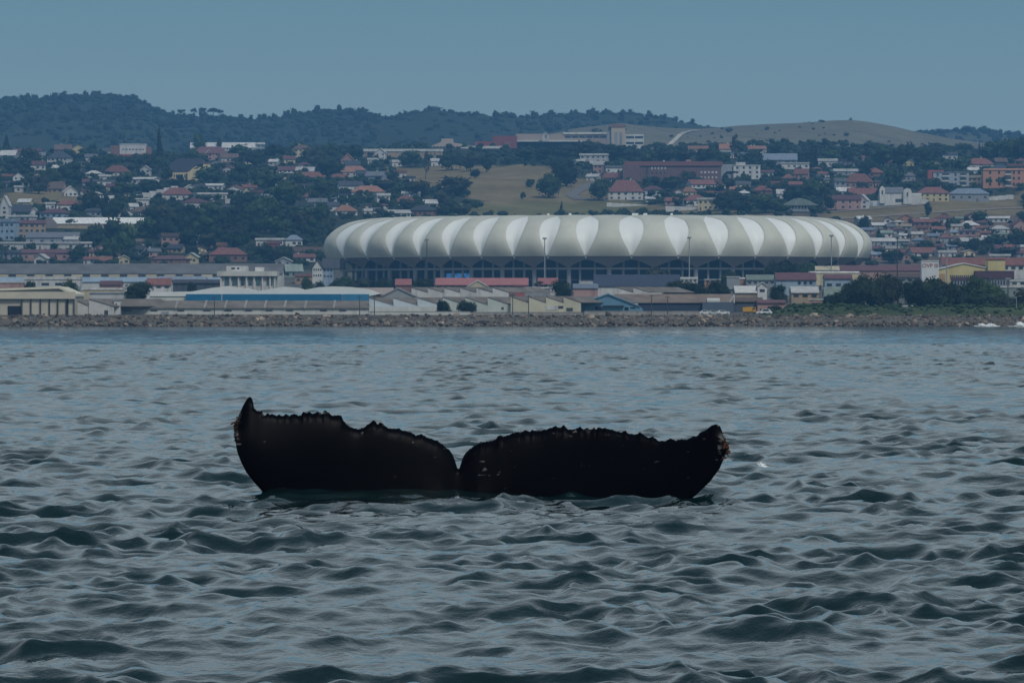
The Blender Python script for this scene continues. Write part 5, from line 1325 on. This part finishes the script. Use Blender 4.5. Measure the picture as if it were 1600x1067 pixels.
for px, top, w in ((1264, 191, 5), (1328, 185, 6), (1333, 190, 7)):
    q = H2(px, 1.0); py = HOR - F * (q[2] - CAMZ) / q[1]
    tree(px, top, py + 1.5, w, 'round', pos=Vector((q[0], q[1] - 4, q[2] - 1)), label='tiny tree %s on the bare hilltop' % {1264: 'alone left of the summit', 1328: 'tallest', 1333: 'lowest, beside the tall one,'}[px])
for px, top, w in ((1444, 209, 8), (1460, 210, 9), (1489, 208, 9), (1502, 210, 14), (1533, 206, 12), (1590, 214, 9)):
    q = H3(px, 1.0); py = HOR - F * (q[2] - CAMZ) / q[1]
    tree(px, top, py + 2, w, 'round', pos=Vector((q[0], q[1] - 4, q[2] - 1)))
    TREES[-1]['far'] = True
for t in TREES:
    wd = TWORD[t['kind']]
    if t.get('sky'): t['key'] = (wd, 'on the skyline of the wooded hill')
    elif t.get('far'): t['key'] = (wd, 'on the low distant rise')
    else: t['key'] = (wd, where(t['px'], t['py']))
    t['o']['group'] = 'skyline trees' if t.get('sky') or t.get('far') else 'trees among the buildings'
uniquify(TREES, lambda k: '%s standing %s' % k, lambda k, o, n: '%s from left of the %ss %s' % (o, k[0], k[1]))

# ------------------------------------------------------------------ shrubs between the houses and the far wood, each one mass
def mass(name, label, spots, kind, nl, m, variants=4):
    src = [crown_arrays(kind, 900 + i, nl) for i in range(variants)]
    V = []; Fc = []; n = 0; rr = np.random.default_rng(4)
    for (x, y, z, w, h) in spots:
        v, f = src[rr.integers(variants)]; a = rr.uniform(0, 6.28); ca, sa = math.cos(a), math.sin(a)
        V.append(np.stack([(v[:, 0] * ca - v[:, 1] * sa) * w + x, (v[:, 0] * sa + v[:, 1] * ca) * w + y, v[:, 2] * h + z], -1)); Fc.append(f + n); n += len(v)
    tag(link(name, npmesh(name, np.concatenate(V), np.concatenate(Fc), m, False)), label, kind='stuff')
sp = []; rs = random.Random(8)
for _ in range(17000):
    px = rs.uniform(-40, 1640); Y = rs.uniform(2960, 4330); x = (px - 800) / F * Y; z = float(terr(x, Y)); py = HOR - F * (z - CAMZ) / Y
    if in_any(DRY, px, py): continue
    if px > 1150 and Y < 3330 and rs.random() < .8: continue
    w = rs.uniform(3.5, 10); h = w * rs.uniform(.45, .75)
    s = F / Y
    if any(a - 1 < px < c + 1 and t < py < bt + 1.5 and Yb > Y - 5 and Yb < Y + 60 for (a, c, t, bt, Yb) in BOXES) and rs.random() < .7: continue
    sp.append((x, Y, z - .2, w, h))
    if len(sp) > 4600: break
mass('shrubbery', 'dark garden shrubs filling the slopes between the houses', sp, 'clump', 27, LEAF['dark'], 8)
sp = []
for _ in range(4200):
    px = rs.uniform(-60, 1110); t = 1 - rs.random() ** 1.4 * .62
    if px > 590 and t < .93 and rs.random() < .72: continue
    if px > 1040 and t < .97: continue
    if 262 < px < 465 and t > .94: continue
    q = H1(px, t); w = rs.uniform(6, 13)
    sp.append((q[0], q[1], q[2] - 2, w, w * (rs.uniform(.4, .65) if rs.random() < .85 else rs.uniform(.8, 1.15))))
mass('wood', 'far-off wood covering the blue hill', sp, 'clump', 21, LEAF['far'], 8)
sp = []
for _ in range(260):
    px = rs.uniform(1400, 1640); t = 1 - rs.random() ** 1.5 * .5; q = H3(px, t); w = rs.uniform(8, 16); sp.append((q[0], q[1], q[2] - 2, w, w * .7))
mass('wood', 'thin wood along the low distant rise', sp, 'clump', 30, LEAF['far'])
sp = []
for _ in range(60):
    px = rs.uniform(900, 1480); t = rs.uniform(.45, 1); q = H2(px, t); w = rs.uniform(1.5, 6) * (1 if rs.random() < .8 else 1.8); sp.append((q[0], q[1], q[2] - .5, w, w * .55))
mass('scrub', 'scattered low scrub dotting the bare hill', sp, 'clump', 24, LEAF['grey'])
sp = []
for _ in range(420):
    px = rs.uniform(1190, 1640); Y = rs.uniform(1618, 1700); x = (px - 800) / F * Y; w = rs.uniform(.6, 2.4); sp.append((x, Y, float(terr(x, Y)) - .1, w, w * .6))
mass('undergrowth', 'low green scrub on the bank above the rocks', sp, 'bush', 42, LEAF['mid'])

sp = []
for _ in range(90):
    px = 1512 + rs.random() ** .8 * 110; Y = rs.uniform(1595.5, 1598.5); w = rs.uniform(.8, 2.4); sp.append(((px - 800) / F * Y, Y, -.15, w, w * rs.uniform(.2, .5) * (1 + .8 * math.sin(px / 9))))
mass('surf', 'white surf breaking on the rocks at the right end', sp, 'clump', 60, mat('white_foam', (.72, .74, .74), .8, .1, 2))
# ------------------------------------------------------------------ masts, poles, vehicles
def pole(name, label, px, yt, yb, Y, r, m, head=None, cat='mast', group=None):
    z0 = tz(px, Y); s = Y / F; top = CAMZ + (HOR - yt) * s - z0
    root = link(name, None, loc=((px - 800) * s, Y, z0)); tag(root, label, cat, group)
    link('shaft', MB().tube((0, 0, -.5), (0, 0, top), r, r * .6, 8).mesh('shaft', m), root)
    if head == 'flood':
        link('head_frame', MB().box(-.9, .9, -.35, .35, top, top + .5).mesh('head_frame', m), root)
        for k in range(4): link('floodlight', MB().box(-.85 + k * .45, -.5 + k * .45, -.6, -.3, top + .1, top + .8).mesh('floodlight', PALEST), root)
    elif head == 'lamp':
        link('arm', MB().tube((0, 0, top), (1.3, 0, top + .3), .07, .05, 6).mesh('arm', m), root); link('lamp_head', MB().box(.9, 1.7, -.15, .15, top + .22, top + .4).mesh('lamp_head', PALEST), root)
    elif head == 'cross': link('crossarm', MB().box(-.9, .9, -.08, .08, top - .6, top - .4).mesh('crossarm', m), root)
    return root
for px, yt, yb, Y, m, lab in ((667, 376, 460, 2330, DARKST, 'dark floodlight mast before the left part of the stadium'), (851, 374, 465, 2250, PALEST, 'grey floodlight mast before the stadium centre-left'), (1077, 373, 462, 2250, PALEST, 'grey floodlight mast before the stadium centre-right'),
                              (1299, 370, 455, 2200, PALEST, 'grey mast before the right end of the stadium'), (1402, 371, 486, 1690, DARKST, 'tall dark mast rising from the shore trees'), (1479, 400, 446, 1980, PALEST, 'grey mast before the yellow factory'), (1575, 438, 490, 1640, DARKST, 'thin mast near the right edge of the shore')):
    pole('light_mast', lab, px, yt, yb, Y, .32 if Y > 1900 else .24, m, 'flood', 'mast', 'floodlight masts')
for px, yt, lab in ((335, 463, 'under the blue band'), (562, 462, 'at the end of the blue band'), (585, 463, 'left of the first sawtooth gable'), (801, 459, 'left of the cream sawtooth shed'), (826, 461, 'before the cream sawtooth shed'), (1018, 460, 'before the brown warehouse'), (1043, 462, 'right of the blue gable shed'), (1230, 466, 'beside the tan house'), (117, 464, 'at the hangar corner')):
    pole('utility_pole', 'thin dark pole on the shore ' + lab, px, yt, 493, 1624, .16, DARKST, 'cross', 'pole', 'poles along the shore')
for px, yt, yb, lab in ((1552, 299, 326, 'pale street lamp on the bank road at the right'), (1435, 318, 333, 'pale street lamp on the bank road below the villa'), (1164, 312, 334, 'pale street lamp above the stadium roof'), (1588, 464, 490, 'pale lamp post at the right end of the shore')):
    pole('street_lamp', lab, px, yt, yb, ground_Y(px, yb) if yb < 480 else 1636, .16, PALEST, 'lamp', 'street lamp')
def car(px, Y, label, paint, L=4.2, flip=1, tall=1.45):
    root = link('parked_car', None, loc=((px - 800) / F * Y, Y, tz(px, Y) + .1), rz=random.uniform(-.2, .2)); tag(root, label, 'car', 'cars parked behind the rocks')
    h = L / 2; f = flip
    q = [(-h, .35), (h, .35), (h, .75), (h * .92, .92), (h * .45, .98), (h * .15, tall), (-h * .6, tall), (-h * .95, .95), (-h, .8)]
    if f < 0: q = [(-x, z) for x, z in reversed(q)]
    link('body', MB().prism(q, -.85, .85).mesh('body', paint), root)
    link('window', MB().prism([(f * x, z) for x, z in ((-h * .62, 1.0), (h * .3, 1.0), (h * .1, tall - .1), (-h * .55, tall - .1))][::f], -.88, -.86).mesh('window', GLASS), root)
    for x in (-h * .62, h * .62):
        for y in (-.8, .8):
            o = link('wheel', MB().tube((x, y - .1, .32), (x, y + .1, .32), .33, .33, 10).mesh('wheel', DARKST), root); link('rim', MB().tube((x, y - .12, .32), (x, y + .12, .32), .18, .18, 8).mesh('rim', PALEST), o)
CARW = mat('car_white', (.62, .63, .63), .3, .05, 1, 0, .05, .5); CARS = mat('car_silver', (.38, .40, .41), .3, .05, 1, 0, .05, .5)
for px, lab, m in ((1103, 'white car leftmost of the row by the brown warehouse', CARW), (1116, 'silver car second in the row by the brown warehouse', CARS), (1130, 'white car at the right of the warehouse row', CARW)): car(px, 1618, lab, m, 2.6 * 1.5)
car(1194, 1622, 'white pickup beside the yellow truck', CARW, 5.0, -1, 1.7)
root = link('tipper_truck', None, loc=((1171 - 800) / F * 1632, 1632, tz(1171, 1632) + .1)); tag(root, 'small yellow tipper truck on the dirt above the rocks', 'truck')
YM = mat('truck_yellow', (.50, .27, .03), .5, .15, 1); x0 = -2.0
link('chassis', MB().box(-2, 2, -.9, .9, .6, .85).mesh('chassis', DARKST), root); link('tipper_body', MB().prism([(-2.1, .9), (.7, .9), (.9, 2.5), (-2.2, 2.3)], -1.1, 1.1).mesh('tipper_body', YM), root)
o = link('cab', MB().prism([(.85, .8), (2.1, .8), (2.1, 1.6), (1.85, 2.4), (.95, 2.4)], -1.0, 1.0).mesh('cab', YM), root); link('window', MB().box(1.1, 1.75, -1.05, -.99, 1.6, 2.2).mesh('window', GLASS), o)
for x in (-1.3, -.4, 1.45):
    for y in (-.9, .9): link('wheel', MB().tube((x, y - .15, .45), (x, y + .15, .45), .46, .46, 10).mesh('wheel', DARKST), root)

# ------------------------------------------------------------------ haze
def make_haze():
    mb = MB().box(-2600, 2600, -60, 8300, -9, 330)
    m = bpy.data.materials.new('haze_air'); m.use_nodes = True
    nd = m.node_tree.nodes; nd.clear()
    o = nd.new('ShaderNodeOutputMaterial'); v = nd.new('ShaderNodeVolumePrincipled')
    v.inputs['Color'].default_value = (.20, .54, 1.0, 1)
    v.inputs['Density'].default_value = .00009
    v.inputs['Anisotropy'].default_value = .0
    m.node_tree.links.new(v.outputs[0], o.inputs['Volume'])
    tag(link('haze', mb.mesh('haze', m)), 'thin blue haze over the bay and the hills', kind='stuff')
make_haze()
